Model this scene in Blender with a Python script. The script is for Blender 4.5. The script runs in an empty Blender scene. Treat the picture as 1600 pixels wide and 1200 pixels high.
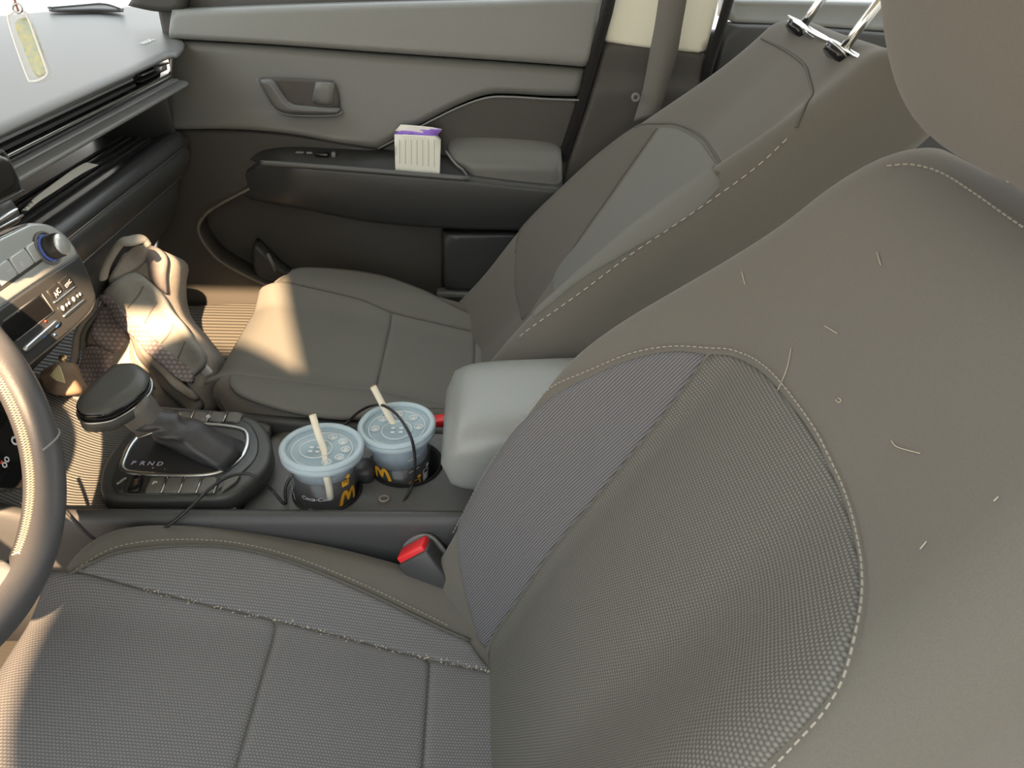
import bpy, math, random
import numpy as np
from mathutils import Vector, Matrix
from mathutils.geometry import delaunay_2d_cdt
random.seed(7); RNG = np.random.default_rng(7)
SC = bpy.context.scene
COL = SC.collection

# ------------------------------------------------------------------ camera
F = 1110.0                                   # focal length in pixels of a 1600 px wide frame
CAM = np.array([0., -.76, .98])
dY = np.array([752. - 800, 600 + 130., -F]); dY /= np.linalg.norm(dY)
dX = np.array([1., -.05, 0.]); dX -= dY * (dX @ dY); dX /= np.linalg.norm(dX)
dZ = np.cross(dX, dY)
ROT = np.array([dX, dY, dZ])
cd = bpy.data.cameras.new('camera'); cam = bpy.data.objects.new('camera', cd); COL.objects.link(cam)
cd.sensor_fit = 'HORIZONTAL'; cd.sensor_width = 36; cd.lens = 36 * F / 1600
cd.clip_start = .02
mw = Matrix(ROT.tolist()).to_4x4(); mw.translation = Vector(CAM.tolist()); cam.matrix_world = mw
SC.camera = cam

# ------------------------------------------------------------------ sky, sun, exposure
SUN_EL, SUN_AZ = math.radians(36.3), math.radians(-18)
SUN_DIR = np.array([math.cos(SUN_EL) * math.sin(SUN_AZ), math.cos(SUN_EL) * math.cos(SUN_AZ), -math.sin(SUN_EL)])
w = bpy.data.worlds.new('hazy_sky'); SC.world = w; w.use_nodes = True
nt = w.node_tree; nt.nodes.clear()
wo = nt.nodes.new('ShaderNodeOutputWorld'); bg = nt.nodes.new('ShaderNodeBackground')
tc = nt.nodes.new('ShaderNodeTexCoord'); sx = nt.nodes.new('ShaderNodeSeparateXYZ'); rp = nt.nodes.new('ShaderNodeValToRGB')
nt.links.new(tc.outputs['Generated'], sx.inputs[0]); nt.links.new(sx.outputs['Z'], rp.inputs[0])
rp.color_ramp.elements[0].position = 0; rp.color_ramp.elements[0].color = (1, .97, .91, 1)
rp.color_ramp.elements[1].position = .7; rp.color_ramp.elements[1].color = (.86, .95, 1, 1)
nt.links.new(rp.outputs[0], bg.inputs[0]); bg.inputs[1].default_value = 1.0
nt.links.new(bg.outputs[0], wo.inputs[0])
sd_ = bpy.data.lights.new('sun', 'SUN'); sun = bpy.data.objects.new('sun', sd_); COL.objects.link(sun)
sd_.energy = 11.0; sd_.color = (1, .66, .38); sd_.angle = math.radians(.7)
sun.rotation_euler = Vector(SUN_DIR.tolist()).to_track_quat('-Z', 'Y').to_euler(); sun.location = (-2, -4, 5)
vs = SC.view_settings
vs.view_transform = 'Standard'; vs.look = 'None'; vs.exposure = 1.32; vs.gamma = 1; vs.use_curve_mapping = False

# ------------------------------------------------------------------ helpers
def ray(u, v): return ROT @ np.array([u - 800, 600 - v, -F])
def P(u, v, x=None, y=None, z=None):
    d = ray(u, v)
    t = (x - CAM[0]) / d[0] if x is not None else (y - CAM[1]) / d[1] if y is not None else (z - CAM[2]) / d[2]
    return CAM + t * d
def proj(p):
    c = (np.asarray(p) - CAM) @ ROT
    return np.stack([800 - F * c[..., 0] / c[..., 2], 600 + F * c[..., 1] / c[..., 2]], -1)
def sm(x, a, b):
    t = np.clip((x - a) / (b - a), 0, 1); return t * t * (3 - 2 * t)

def mk(name, V, Fc, m=None, parent=None, smooth=True, uv=None):
    me = bpy.data.meshes.new(name)
    me.from_pydata([tuple(map(float, v)) for v in V], [], [tuple(map(int, f)) for f in Fc])
    if uv is not None:
        l = me.uv_layers.new(name='uv'); ix = np.zeros(len(me.loops), int); me.loops.foreach_get('vertex_index', ix)
        l.data.foreach_set('uv', np.asarray(uv, float)[ix].astype(np.float32).ravel())
    if smooth: me.polygons.foreach_set('use_smooth', [True] * len(me.polygons))
    me.update()
    o = bpy.data.objects.new(name, me); COL.objects.link(o)
    if m: me.materials.append(m)
    if parent is not None:
        o.parent = parent; o.matrix_parent_inverse = parent.matrix_basis.inverted() if parent.parent is None else Matrix.Identity(4)
        if parent.parent is not None:
            o.matrix_parent_inverse = (parent.parent.matrix_basis @ parent.matrix_parent_inverse @ parent.matrix_basis).inverted()
    return o
def thing(name, label, cat, loc=(0, 0, 0), group=None):
    o = bpy.data.objects.new(name, None); COL.objects.link(o); o.location = tuple(map(float, loc)); o.empty_display_size = .05
    bpy.context.view_layer.update()
    o['label'] = label; o['category'] = cat
    if group: o['group'] = group
    return o
def struct(name, loc=(0, 0, 0)):
    o = bpy.data.objects.new(name, None); COL.objects.link(o); o.location = loc; o['kind'] = 'structure'; o.empty_display_size = .05
    bpy.context.view_layer.update(); return o
def tag(o, label, cat, group=None):
    o['label'] = label; o['category'] = cat
    if group: o['group'] = group
    return o

def spline(pts, n=8, closed=False):
    """Catmull-Rom through points; a point with a trailing 'c' is a corner."""
    pp = []; cor = []
    for p in pts:
        if isinstance(p[-1], str): pp.append(p[:-1]); cor.append(True)
        else: pp.append(tuple(p)); cor.append(False)
    pp = np.array(pp, float); N = len(pp); out = []
    segs = N if closed else N - 1
    for i in range(segs):
        p1 = pp[i]; p2 = pp[(i + 1) % N]
        p0 = pp[i - 1] if (i > 0 or closed) and not cor[i] else 2 * p1 - p2
        j = (i + 1) % N
        p3 = pp[(i + 2) % N] if (i + 2 < N or closed) and not cor[j] else 2 * p2 - p1
        for k in range(n):
            t = k / n
            out.append(.5 * (2 * p1 + (p2 - p0) * t + (2 * p0 - 5 * p1 + 4 * p2 - p3) * t * t + (3 * p1 - p0 - 3 * p2 + p3) * t ** 3))
    if not closed: out.append(pp[-1])
    return np.array(out)
def resample(poly, step, closed=True):
    q = np.vstack([poly, poly[:1]]) if closed else poly
    d = np.r_[0, np.cumsum(np.linalg.norm(np.diff(q, axis=0), axis=1))]
    n = max(4, int(round(d[-1] / step)))
    s = np.linspace(0, d[-1], n + 1)
    r = np.stack([np.interp(s, d, q[:, k]) for k in range(q.shape[1])], -1)
    return r[:-1] if closed else r
def inside(pt, poly):
    x, y = pt[:, 0], pt[:, 1]; c = np.zeros(len(pt), bool)
    a = poly; b = np.roll(poly, -1, 0)
    for (x1, y1), (x2, y2) in zip(a, b):
        m = ((y1 > y) != (y2 > y)); 
        if y1 != y2: c ^= m & (x < (x2 - x1) * (y - y1) / (y2 - y1) + x1)
    return c
def sdist(pt, poly):
    a = poly; b = np.roll(poly, -1, 0); best = np.full(len(pt), 1e9)
    for p, q in zip(a, b):
        d = q - p; L = d @ d + 1e-18
        t = np.clip(((pt - p) @ d) / L, 0, 1)
        best = np.minimum(best, np.linalg.norm(pt - p - t[:, None] * d, axis=1))
    return best

def sheet(name, outline, S, m, parent=None, r=.006, h=.006, skirt=.004, step=.01, rise=0.0, holes=(), uvf=None, smooth=True, ring=(0.06, .22, .5, .8, 1.0)):
    """Upholstery / moulded panel: outline in the parameter plane of S(a,b)->(pos, normal); edge rounded over r, h deep, standing `rise` proud."""
    out = resample(np.asarray(outline, float), step)
    if sum(out[:, 0] * np.roll(out[:, 1], -1) - np.roll(out[:, 0], -1) * out[:, 1]) < 0: out = out[::-1]
    loops = [out] + [resample(np.asarray(hh, float), step) for hh in holes]
    pts = [l for l in loops]; edges = []; o0 = 0
    for l in loops:
        n = len(l); edges += [(o0 + i, o0 + (i + 1) % n) for i in range(n)]; o0 += n
    # inset rings
    for l, sg in zip(loops, [1] + [-1] * len(holes)):
        if sg < 0 and sum(l[:, 0] * np.roll(l[:, 1], -1) - np.roll(l[:, 0], -1) * l[:, 1]) < 0: sg = 1
        t = np.roll(l, -1, 0) - np.roll(l, 1, 0); t /= np.linalg.norm(t, axis=1)[:, None] + 1e-12
        nn = np.stack([-t[:, 1], t[:, 0]], -1) * sg
        for k in ring:
            q = l + nn * r * k
            ok = sdist(q, l) > r * k * .93
            ok &= inside(q, out)
            for hh in loops[1:]: ok &= ~inside(q, hh)
            pts.append(q[ok])
    lo, hi = out.min(0), out.max(0)
    gx, gy = np.meshgrid(np.arange(lo[0], hi[0], step), np.arange(lo[1], hi[1], step * .87))
    gx = gx + (np.arange(gx.shape[0]) % 2)[:, None] * step * .5
    g = np.stack([gx.ravel(), gy.ravel()], -1)
    g = g[inside(g, out)]
    if len(g):
        dd = np.min([sdist(g, l) for l in loops], axis=0); g = g[dd > r + step * .35]
        for hh in loops[1:]: g = g[~inside(g, hh)]
    pts.append(g); A = np.vstack(pts)
    v2, _, f2, *_ = delaunay_2d_cdt([Vector(p.tolist()) for p in A], edges, [], 0, 1e-7)
    V2 = np.array([tuple(v) for v in v2]); f2 = [f for f in f2 if len(f) == 3]
    T = np.array(f2); cen = V2[T].mean(1); ok = inside(cen, out)
    for hh in loops[1:]: ok &= ~inside(cen, hh)
    T = T[ok]
    dd = np.min([sdist(V2, l) for l in loops], axis=0)
    k = np.clip(dd / r, 0, 1); hgt = rise - h * (1 - np.sqrt(np.clip(1 - (1 - k) ** 2, 0, 1)))
    pos, nor = S(V2[:, 0], V2[:, 1])
    top = pos + nor * hgt[:, None]; bot = pos + nor * (rise - h - skirt)
    # orient triangles along the normal
    c = np.cross(top[T[:, 1]] - top[T[:, 0]], top[T[:, 2]] - top[T[:, 0]]); fl = (c * nor[T[:, 0]]).sum(1) < 0
    T[fl] = T[fl][:, ::-1]
    n = len(V2); faces = [tuple(t) for t in T]
    ed = {}
    for t in faces:
        for a, b in ((t[0], t[1]), (t[1], t[2]), (t[2], t[0])): ed[(a, b)] = 1
    rim = [(a, b) for (a, b) in ed if (b, a) not in ed]
    faces += [(b, a, a + n, b + n) for a, b in rim]
    faces += [(t[0] + n, t[2] + n, t[1] + n) for t in T]
    uv = V2 if uvf is None else uvf(V2)
    return mk(name, np.vstack([top, bot]), faces, m, parent, smooth, np.vstack([uv, uv]))

def plane(o, ea, eb):
    """flat S: origin, two unit axes; normal = ea x eb"""
    o = np.asarray(o, float); ea = np.asarray(ea, float); eb = np.asarray(eb, float)
    ea = ea / np.linalg.norm(ea); eb = eb - ea * (ea @ eb); eb /= np.linalg.norm(eb); nn = np.cross(ea, eb)
    S = lambda a, b: (o + np.multiply.outer(a, ea) + np.multiply.outer(b, eb), np.broadcast_to(nn, np.shape(a) + (3,)))
    def px(u, v):
        d = ray(u, v); t = ((o - CAM) @ nn) / (d @ nn); p = CAM + t * d - o
        return np.array([p @ ea, p @ eb])
    S.px = px; S.n = nn; S.o = o; S.ea = ea; S.eb = eb
    return S
def pxs(S, pts, n=6, closed=True):
    q = [tuple(S.px(p[0], p[1])) + tuple(p[2:]) for p in pts]
    return spline(q, n, closed)
def hit(S, box, pts):
    a = np.linspace(box[0], box[1], 260); b = np.linspace(box[2], box[3], 260)
    Aa, Bb = np.meshgrid(a, b); G = np.stack([Aa.ravel(), Bb.ravel()], -1)
    pos, _ = S(G[:, 0], G[:, 1]); pp = proj(pos); dep = np.linalg.norm(pos - CAM, axis=1)
    res = []
    for (u, v) in pts:
        d = np.linalg.norm(pp - (u, v), axis=1); near = np.where(d < d.min() + 4)[0]
        i = near[np.argmin(dep[near] + d[near] * .02)]; q = G[i].copy()
        for _ in range(6):
            e = 1e-4
            f0 = proj(S(q[:1], q[1:])[0])[0]; fa = proj(S(q[:1] + e, q[1:])[0])[0]; fb = proj(S(q[:1], q[1:] + e)[0])[0]
            J = np.stack([(fa - f0) / e, (fb - f0) / e], -1)
            if abs(np.linalg.det(J)) < 1e3: break
            st = np.linalg.solve(J, np.array([u, v]) - f0)
            st *= min(1, .02 / (np.linalg.norm(st) + 1e-9)); q2 = q + st
            q2 = np.clip(q2, (box[0], box[2]), (box[1], box[3]))
            if np.linalg.norm(proj(S(q2[:1], q2[1:])[0])[0] - (u, v)) < np.linalg.norm(f0 - (u, v)): q = q2
            else: break
        res.append(q)
    return np.array(res)
def hits(S, box, pts, n=6, closed=True):
    q = hit(S, box, [p[:2] for p in pts])
    return spline([tuple(a) + tuple(p[2:]) for a, p in zip(q, pts)], n, closed)

def tube(name, pts, r, m, parent=None, n=8, closed=False, flat=None):
    pts = np.asarray(pts, float); N = len(pts); rr = np.broadcast_to(np.asarray(r, float), (N,))
    t = np.gradient(pts, axis=0) if not closed else np.roll(pts, -1, 0) - np.roll(pts, 1, 0)
    t /= np.linalg.norm(t, axis=1)[:, None] + 1e-12
    up = np.array([0, 0, 1.]) if abs(t[0] @ np.array([0, 0, 1.])) < .9 else np.array([1., 0, 0])
    V = []; 
    for i in range(N):
        up = up - t[i] * (up @ t[i]); up /= np.linalg.norm(up); s = np.cross(t[i], up)
        for k in range(n):
            a = 2 * math.pi * k / n
            V.append(pts[i] + rr[i] * (math.cos(a) * s * (flat[0] if flat else 1) + math.sin(a) * up * (flat[1] if flat else 1)))
    Fc = []
    for i in range(N if closed else N - 1):
        j = (i + 1) % N
        for k in range(n): Fc.append((i * n + k, i * n + (k + 1) % n, j * n + (k + 1) % n, j * n + k))
    if not closed: Fc += [tuple(range(n))[::-1], tuple((N - 1) * n + k for k in range(n))]
    return mk(name, V, Fc, m, parent)
def loft(name, rings, m, parent=None, smooth=True, uv=None, caps=True, closed=True):
    R = np.asarray(rings, float); N, K = R.shape[:2]; V = R.reshape(-1, 3); Fc = []
    for i in range(N - 1):
        for k in range(K if closed else K - 1):
            l = (k + 1) % K; Fc.append((i * K + k, i * K + l, (i + 1) * K + l, (i + 1) * K + k))
    if caps: Fc += [tuple(range(K))[::-1], tuple((N - 1) * K + k for k in range(K))]
    return mk(name, V, Fc, m, parent, smooth, uv)
def box(name, c, s, m, parent=None, bev=.002, rot=None, seg=2):
    import bmesh
    bm = bmesh.new(); bmesh.ops.create_cube(bm, size=1)
    bmesh.ops.scale(bm, vec=s, verts=bm.verts)
    if bev: bmesh.ops.bevel(bm, geom=list(bm.edges), offset=min(bev, min(s) * .45), segments=seg, affect='EDGES', profile=.5)
    V = np.array([tuple(v.co) for v in bm.verts]); bm.verts.index_update()
    Fc = [tuple(v.index for v in f.verts) for f in bm.faces]; bm.free()
    if rot is not None: V = V @ np.asarray(rot, float)          # rows of rot = local axes in the world
    return mk(name, V + np.asarray(c, float), Fc, m, parent, bev > 0)
def lathe(name, prof, c, m, parent=None, n=40, M=None, closed=False):
    """prof: (r, h) list; M rows = axes (x, y, up)"""
    M = np.eye(3) if M is None else np.asarray(M)
    rings = [[np.array([r * math.cos(2 * math.pi * k / n), r * math.sin(2 * math.pi * k / n), h]) @ M + c for k in range(n)] for r, h in prof]
    if closed: rings.append(rings[0])
    return loft(name, rings, m, parent, caps=False)
def join_mesh(parts):
    V = []; Fc = []; o = 0
    for v, f in parts: V += list(v); Fc += [tuple(i + o for i in q) for q in f]; o += len(v)
    return V, Fc
CUBE = np.array([(x, y, z) for x in (-.5, .5) for y in (-.5, .5) for z in (-.5, .5)])
CUBEF = [(0, 1, 3, 2), (4, 6, 7, 5), (0, 4, 5, 1), (2, 3, 7, 6), (0, 2, 6, 4), (1, 5, 7, 3)]
def stitches(name, pts, nor, m, parent, l=.0036, gap=.0022, wd=.0009, lift=.0006):
    d_ = np.r_[0, np.cumsum(np.linalg.norm(np.diff(pts, axis=0), axis=1))]; n_s = max(2, int(d_[-1] / (l + gap))); ss = np.linspace(0, d_[-1], n_s + 1)
    q = np.stack([np.interp(ss, d_, c_) for c_ in np.hstack([pts, nor]).T], -1); parts = []
    for a, b in zip(q[:-1], q[1:]):
        d = b[:3] - a[:3]; d /= np.linalg.norm(d) + 1e-9; n_ = a[3:] / np.linalg.norm(a[3:]); s = np.cross(d, n_)
        parts.append((CUBE @ np.array([d * l, s * wd, n_ * wd]) + (a[:3] + b[:3]) / 2 + n_ * lift, CUBEF))
    o = mk(name, *join_mesh(parts), m, parent, smooth=False); o['kind'] = 'stuff'; return o
def on(S, ab, lift=0.0):
    p, n_ = S(ab[:, 0], ab[:, 1]); return p + n_ * lift, n_
def text(s, size, font_shear=0.0):
    cu = bpy.data.curves.new('t', 'FONT'); cu.body = s; cu.size = size; cu.align_x = 'CENTER'; cu.align_y = 'CENTER'; cu.shear = font_shear; cu.resolution_u = 3; cu.offset = size * .018
    o = bpy.data.objects.new('t', cu); COL.objects.link(o); dg = bpy.context.evaluated_depsgraph_get()
    me = o.evaluated_get(dg).to_mesh(); V = np.array([tuple(v.co) for v in me.vertices]); Fc = [tuple(p.vertices) for p in me.polygons]
    o.evaluated_get(dg).to_mesh_clear(); bpy.data.objects.remove(o); bpy.data.curves.remove(cu)
    return V[:, :2], Fc
def lettering(name, s, size, S, a, b, m, parent, ang=0.0, lift=.0006, shear=0.0, sx=1.0):
    V, Fc = text(s, size, shear); V = V * (sx, 1); c, s_ = math.cos(ang), math.sin(ang)
    V = V @ np.array([[c, s_], [-s_, c]]) + (a, b)
    p, n_ = S(V[:, 0], V[:, 1]); return mk(name, p + n_ * lift, Fc, m, parent, smooth=False)

# ------------------------------------------------------------------ materials
MATS = {}
def mat(name, col, rough=.6, metal=0.0, spec=.5, weave=None, pitch=.004, c2=None, bump=.0, noise=None, emit=None, alpha=None, sheen=0.0, coat=0.0):
    if name in MATS: return MATS[name]
    m = bpy.data.materials.new(name); m.use_nodes = True; MATS[name] = m
    t = m.node_tree; N = t.nodes; L = t.links; b = N['Principled BSDF']
    b.inputs['Base Color'].default_value = (*col, 1); b.inputs['Roughness'].default_value = rough; b.inputs['Metallic'].default_value = metal
    b.inputs['Specular IOR Level'].default_value = spec
    if sheen: b.inputs['Sheen Weight'].default_value = sheen; b.inputs['Sheen Roughness'].default_value = .5
    if coat: b.inputs['Coat Weight'].default_value = coat; b.inputs['Coat Roughness'].default_value = .05
    if emit: b.inputs['Emission Color'].default_value = (*emit[0], 1); b.inputs['Emission Strength'].default_value = emit[1]
    def math_(op, a, b_=None):
        n = N.new('ShaderNodeMath'); n.operation = op
        for i, q in enumerate((a, b_)):
            if q is None: continue
            if isinstance(q, (int, float)): n.inputs[i].default_value = q
            else: L.new(q, n.inputs[i])
        return n.outputs[0]
    hgt = None
    if weave:
        uv = N.new('ShaderNodeTexCoord'); s = N.new('ShaderNodeSeparateXYZ'); L.new(uv.outputs['UV'], s.inputs[0])
        U = math_('DIVIDE', s.outputs[0], pitch); Vv = math_('DIVIDE', s.outputs[1], pitch)
        if weave == 'dots':
            row = math_('FLOOR', Vv); off = math_('MULTIPLY', math_('MODULO', math_('ABSOLUTE', row), 2.0), .5)
            fu = math_('SUBTRACT', math_('FRACT', math_('ADD', U, off)), .5); fv = math_('SUBTRACT', math_('FRACT', Vv), .5)
            d = math_('SQRT', math_('ADD', math_('MULTIPLY', fu, fu), math_('MULTIPLY', fv, fv)))
            hgt = math_('SUBTRACT', 1.0, math_('MULTIPLY', d, 1.6))
        elif weave == 'diag':
            q = math_('ADD', math_('MULTIPLY', U, 1.0), math_('MULTIPLY', Vv, .12))
            a = math_('ADD', math_('MULTIPLY', math_('SINE', math_('MULTIPLY', q, 6.2832)), .5), .5)
            q2 = math_('SUBTRACT', math_('MULTIPLY', U, .5), math_('MULTIPLY', Vv, 1.1))
            a2 = math_('ADD', math_('MULTIPLY', math_('SINE', math_('MULTIPLY', q2, 6.2832)), .18), .82)
            hgt = math_('MULTIPLY', a, a2)
        elif weave in ('ribu', 'ribv'):
            q = U if weave == 'ribu' else Vv
            hgt = math_('ADD', math_('MULTIPLY', math_('SINE', math_('MULTIPLY', q, 6.2832)), .5), .5)
        mx = N.new('ShaderNodeMix'); mx.data_type = 'RGBA'; L.new(hgt, mx.inputs['Factor'])
        mx.inputs['A'].default_value = (*col, 1); mx.inputs['B'].default_value = (*(c2 or col), 1)
        last = mx.outputs['Result']
    elif noise:
        o = N.new('ShaderNodeTexCoord'); nz = N.new('ShaderNodeTexNoise'); nz.inputs['Scale'].default_value = noise; nz.inputs['Detail'].default_value = 4
        L.new(o.outputs['Object'], nz.inputs[0]); hgt = nz.outputs[0]
        mx = N.new('ShaderNodeMix'); mx.data_type = 'RGBA'; L.new(hgt, mx.inputs['Factor'])
        mx.inputs['A'].default_value = (*col, 1); mx.inputs['B'].default_value = (*(c2 or col), 1); last = mx.outputs['Result']
    if hgt is not None:
        L.new(last, b.inputs['Base Color'])
        if bump:
            bp = N.new('ShaderNodeBump'); bp.inputs['Strength'].default_value = bump; bp.inputs['Distance'].default_value = .001
            L.new(hgt, bp.inputs['Height']); L.new(bp.outputs[0], b.inputs['Normal'])
    if alpha is not None:      # clear or frosted plastic / glass: part straight through, part surface
        tr = N.new('ShaderNodeBsdfTransparent'); ms = N.new('ShaderNodeMixShader'); ms.inputs[0].default_value = alpha
        L.new(tr.outputs[0], ms.inputs[1]); L.new(b.outputs[0], ms.inputs[2]); L.new(ms.outputs[0], N['Material Output'].inputs[0])
    return m
FAB = mat('seat_cloth', (.115, .110, .096), .9, spec=.15, noise=900, c2=(.15, .143, .125), bump=.25, sheen=.15)
INS = mat('seat_insert_cloth', (.075, .075, .068), .9, spec=.15, weave='dots', pitch=.0029, c2=(.22, .215, .195), bump=.5)
WNG = mat('seat_wing_cloth', (.085, .085, .09), .9, spec=.15, weave='diag', pitch=.0027, c2=(.22, .22, .23), bump=.5)
CWN = mat('cushion_cloth', (.11, .11, .114), .9, spec=.15, weave='dots', pitch=.0031, c2=(.26, .26, .265), bump=.5)
THR = mat('grey_thread', (.31, .295, .25), .8)
THL = mat('pale_thread', (.50, .47, .36), .8)
PIP = mat('piping_cloth', (.10, .098, .085), .85)
PLB = mat('black_plastic', (.042, .044, .045), .42, noise=700, c2=(.054, .056, .057), bump=.12)
PLD = mat('door_plastic', (.135, .140, .130), .42, noise=600, c2=(.155, .16, .149), bump=.12)
PLL = mat('door_top_plastic', (.185, .192, .182), .42, noise=600, c2=(.21, .217, .206), bump=.12)  # lighter tone puts the light on the upward-facing trim into the colour
PLDK = mat('dark_door_plastic', (.062, .059, .053), .55, noise=600, c2=(.064, .06, .054), bump=.12)
PLG = mat('dash_top_plastic', (.095, .098, .096), .40, spec=.5, noise=500, c2=(.115, .118, .116), bump=.06)
PLS = mat('silver_grey_plastic', (.20, .205, .205), .4)
PLW = mat('console_plastic', (.05, .052, .055), .5, noise=600, c2=(.062, .064, .066), bump=.12)
GLB = mat('gloss_black', (.012, .012, .013), .08)
DRK = mat('dark_void', (.008, .008, .008), .9)  # near-black paints the shade of hollows; door seals share it
CHR = mat('chrome', (.78, .79, .78), .16, 1.0)
SAT = mat('satin_silver', (.62, .64, .64), .32, 1.0)
CREAM = mat('cream_trim', (.74, .73, .60), .7, noise=300, c2=(.80, .79, .66))
RED = mat('red_plastic', (.80, .03, .035), .4)
WHT = mat('white_print', (.85, .86, .88), .6)
BLU = mat('blue_print', (.10, .28, .85), .5)
REDP = mat('red_print', (.85, .08, .05), .5)
LEA = mat('black_leather', (.035, .036, .04), .42, noise=260, c2=(.06, .06, .065), bump=.2)
WLEA = mat('wheel_leather', (.075, .077, .085), .4, noise=420, c2=(.095, .097, .105), bump=.15)
RUB = mat('ribbed_rubber', (.05, .05, .047), .55, weave='ribv', pitch=.0048, c2=(.19, .19, .18), bump=.9)
MAT_ = mat('floor_mat_ribbed', (.05, .048, .04), .7, weave='ribv', pitch=.011, c2=(.14, .135, .12), bump=1.0)
CARP = mat('carpet', (.03, .029, .026), .95, noise=400, c2=(.06, .058, .05), bump=.6)
BTN = mat('button_grey', (.13, .13, .115), .45)
LID = mat('frosted_lid', (.64, .82, .92), .2, alpha=.5)
LIDR = mat('frosted_lid_rim', (.66, .80, .88), .25, alpha=.55)
LIDE = mat('lid_emboss', (.86, .92, .95), .3, alpha=.6)
CUPM = mat('clear_cup', (.80, .84, .86), .08, alpha=.05)
ICE = mat('icy_clear', (.62, .76, .90), .15, alpha=.5, noise=120, c2=(.40, .52, .66))
COLA = mat('dark_cola', (.012, .010, .012), .12)
YEL = mat('golden_print', (.95, .48, .03), .5)
STRAW = mat('paper_straw', (.86, .80, .66), .8)
BOXW = mat('white_card', (.93, .95, .88), .6, weave='ribu', pitch=.0045, c2=(.84, .88, .79))
BOXP = mat('purple_card', (.30, .16, .68), .5)
CARD = mat('cream_card', (.90, .90, .82), .6)
PAPER = mat('pale_paper', (.92, .91, .82), .8)
BAG = mat('backpack_cloth', (.33, .30, .27), .9, noise=120, c2=(.44, .41, .37), bump=.4)
BAGL = mat('backpack_light_cloth', (.30, .30, .28), .9, noise=160, c2=(.37, .37, .345), bump=.4)
BAGM = mat('backpack_mesh', (.20, .17, .18), .9, weave='dots', pitch=.0075, c2=(.48, .43, .43), bump=.6)
BAGD = mat('backpack_dark_cloth', (.17, .165, .155), .9, noise=120, c2=(.24, .23, .21), bump=.4)
BELT = mat('belt_webbing', (.14, .137, .125), .8)
CLEAR = mat('clear_acrylic', (.9, .92, .9), .08, alpha=.15)
GLASS = mat('window_glass', (.9, .95, .95), .02, alpha=.06)
CABLE = mat('black_cable', (.02, .02, .022), .4)

# ------------------------------------------------------------------ the setting, with unseen blockers added to shape the sun patches
gr = mk('ground', [(-8, -8, -.28), (8, -8, -.28), (8, 8, -.28), (-8, 8, -.28), (-8, -8, -.33), (8, -8, -.33), (8, 8, -.33), (-8, 8, -.33)],
        [(0, 1, 2, 3), (4, 7, 6, 5), (0, 4, 5, 1), (1, 5, 6, 2), (2, 6, 7, 3), (3, 7, 4, 0)], mat('asphalt', (.22, .21, .19), .9, noise=30, c2=(.3, .29, .26)), smooth=False); gr['kind'] = 'structure'
wl = box('shade_wall', (3.22, -2.0, 1.2), (5.5, .2, 3.0), mat('shade_wall_render', (.62, .60, .54), .9, noise=8, c2=(.7, .68, .62)), bev=.01); wl['kind'] = 'structure'  # unseen wall added to cut the sunlight off along the seats
gblk = thing('gourd_blocker', 'pale gourd shaped sun lantern on a dark post by the end of the wall', 'blocker', (.36, -1.9, -.28))  # invented sun blocker, its outline drawn from the wanted shadow edge
fl = box('floor', (.2, 0, .10), (2.6, 1.44, .06), CARP, bev=.005); fl['kind'] = 'structure'
rf = box('ceiling', (.30, 0, 1.31), (2.3, 1.28, .05), CREAM, bev=.02); rf['kind'] = 'structure'

rg = [[(c_ + r_ * math.cos(a), -1.9 + .5 * r_ * math.sin(a), z_) for a in np.linspace(0, 2 * math.pi, 32, endpoint=False)] for z_, c_, r_ in spline([(1.36, .28, .03), (1.42, .28, .15), (1.50, .28, .195), (1.58, .28, .20), (1.66, .28, .175), (1.72, .29, .162), (1.80, .29, .158), (1.88, .285, .158), (1.95, .275, .148), (2.0, .265, .12), (2.05, .255, .07), (2.08, .25, .01)], 4)]
loft('blocker_body', rg, CREAM, gblk)
box('blocker_post', (.36, -1.90, .57), (.13, .10, 1.70), PLB, gblk, bev=.01)

shb = thing('shade_board', 'blank wooden board on an arm, added out of view to shade the dash', 'shade board', (.03, -1.9, 2.1))  # invented board, added to keep sun off the upper panel and backpack
box('board_panel', (.02, -1.9, 2.27), (.37, .03, .30), mat('board_wood', (.25, .18, .12), .8, noise=20, c2=(.35, .26, .18)), shb, bev=.004)
box('board_arm', (.25, -1.9, 2.47), (.86, .04, .04), PLB, shb, bev=.004)
for x_ in (-.10, .14): tube('hook', [(x_, -1.9, 2.41), (x_, -1.9, 2.455)], .006, PLB, shb)

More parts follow.
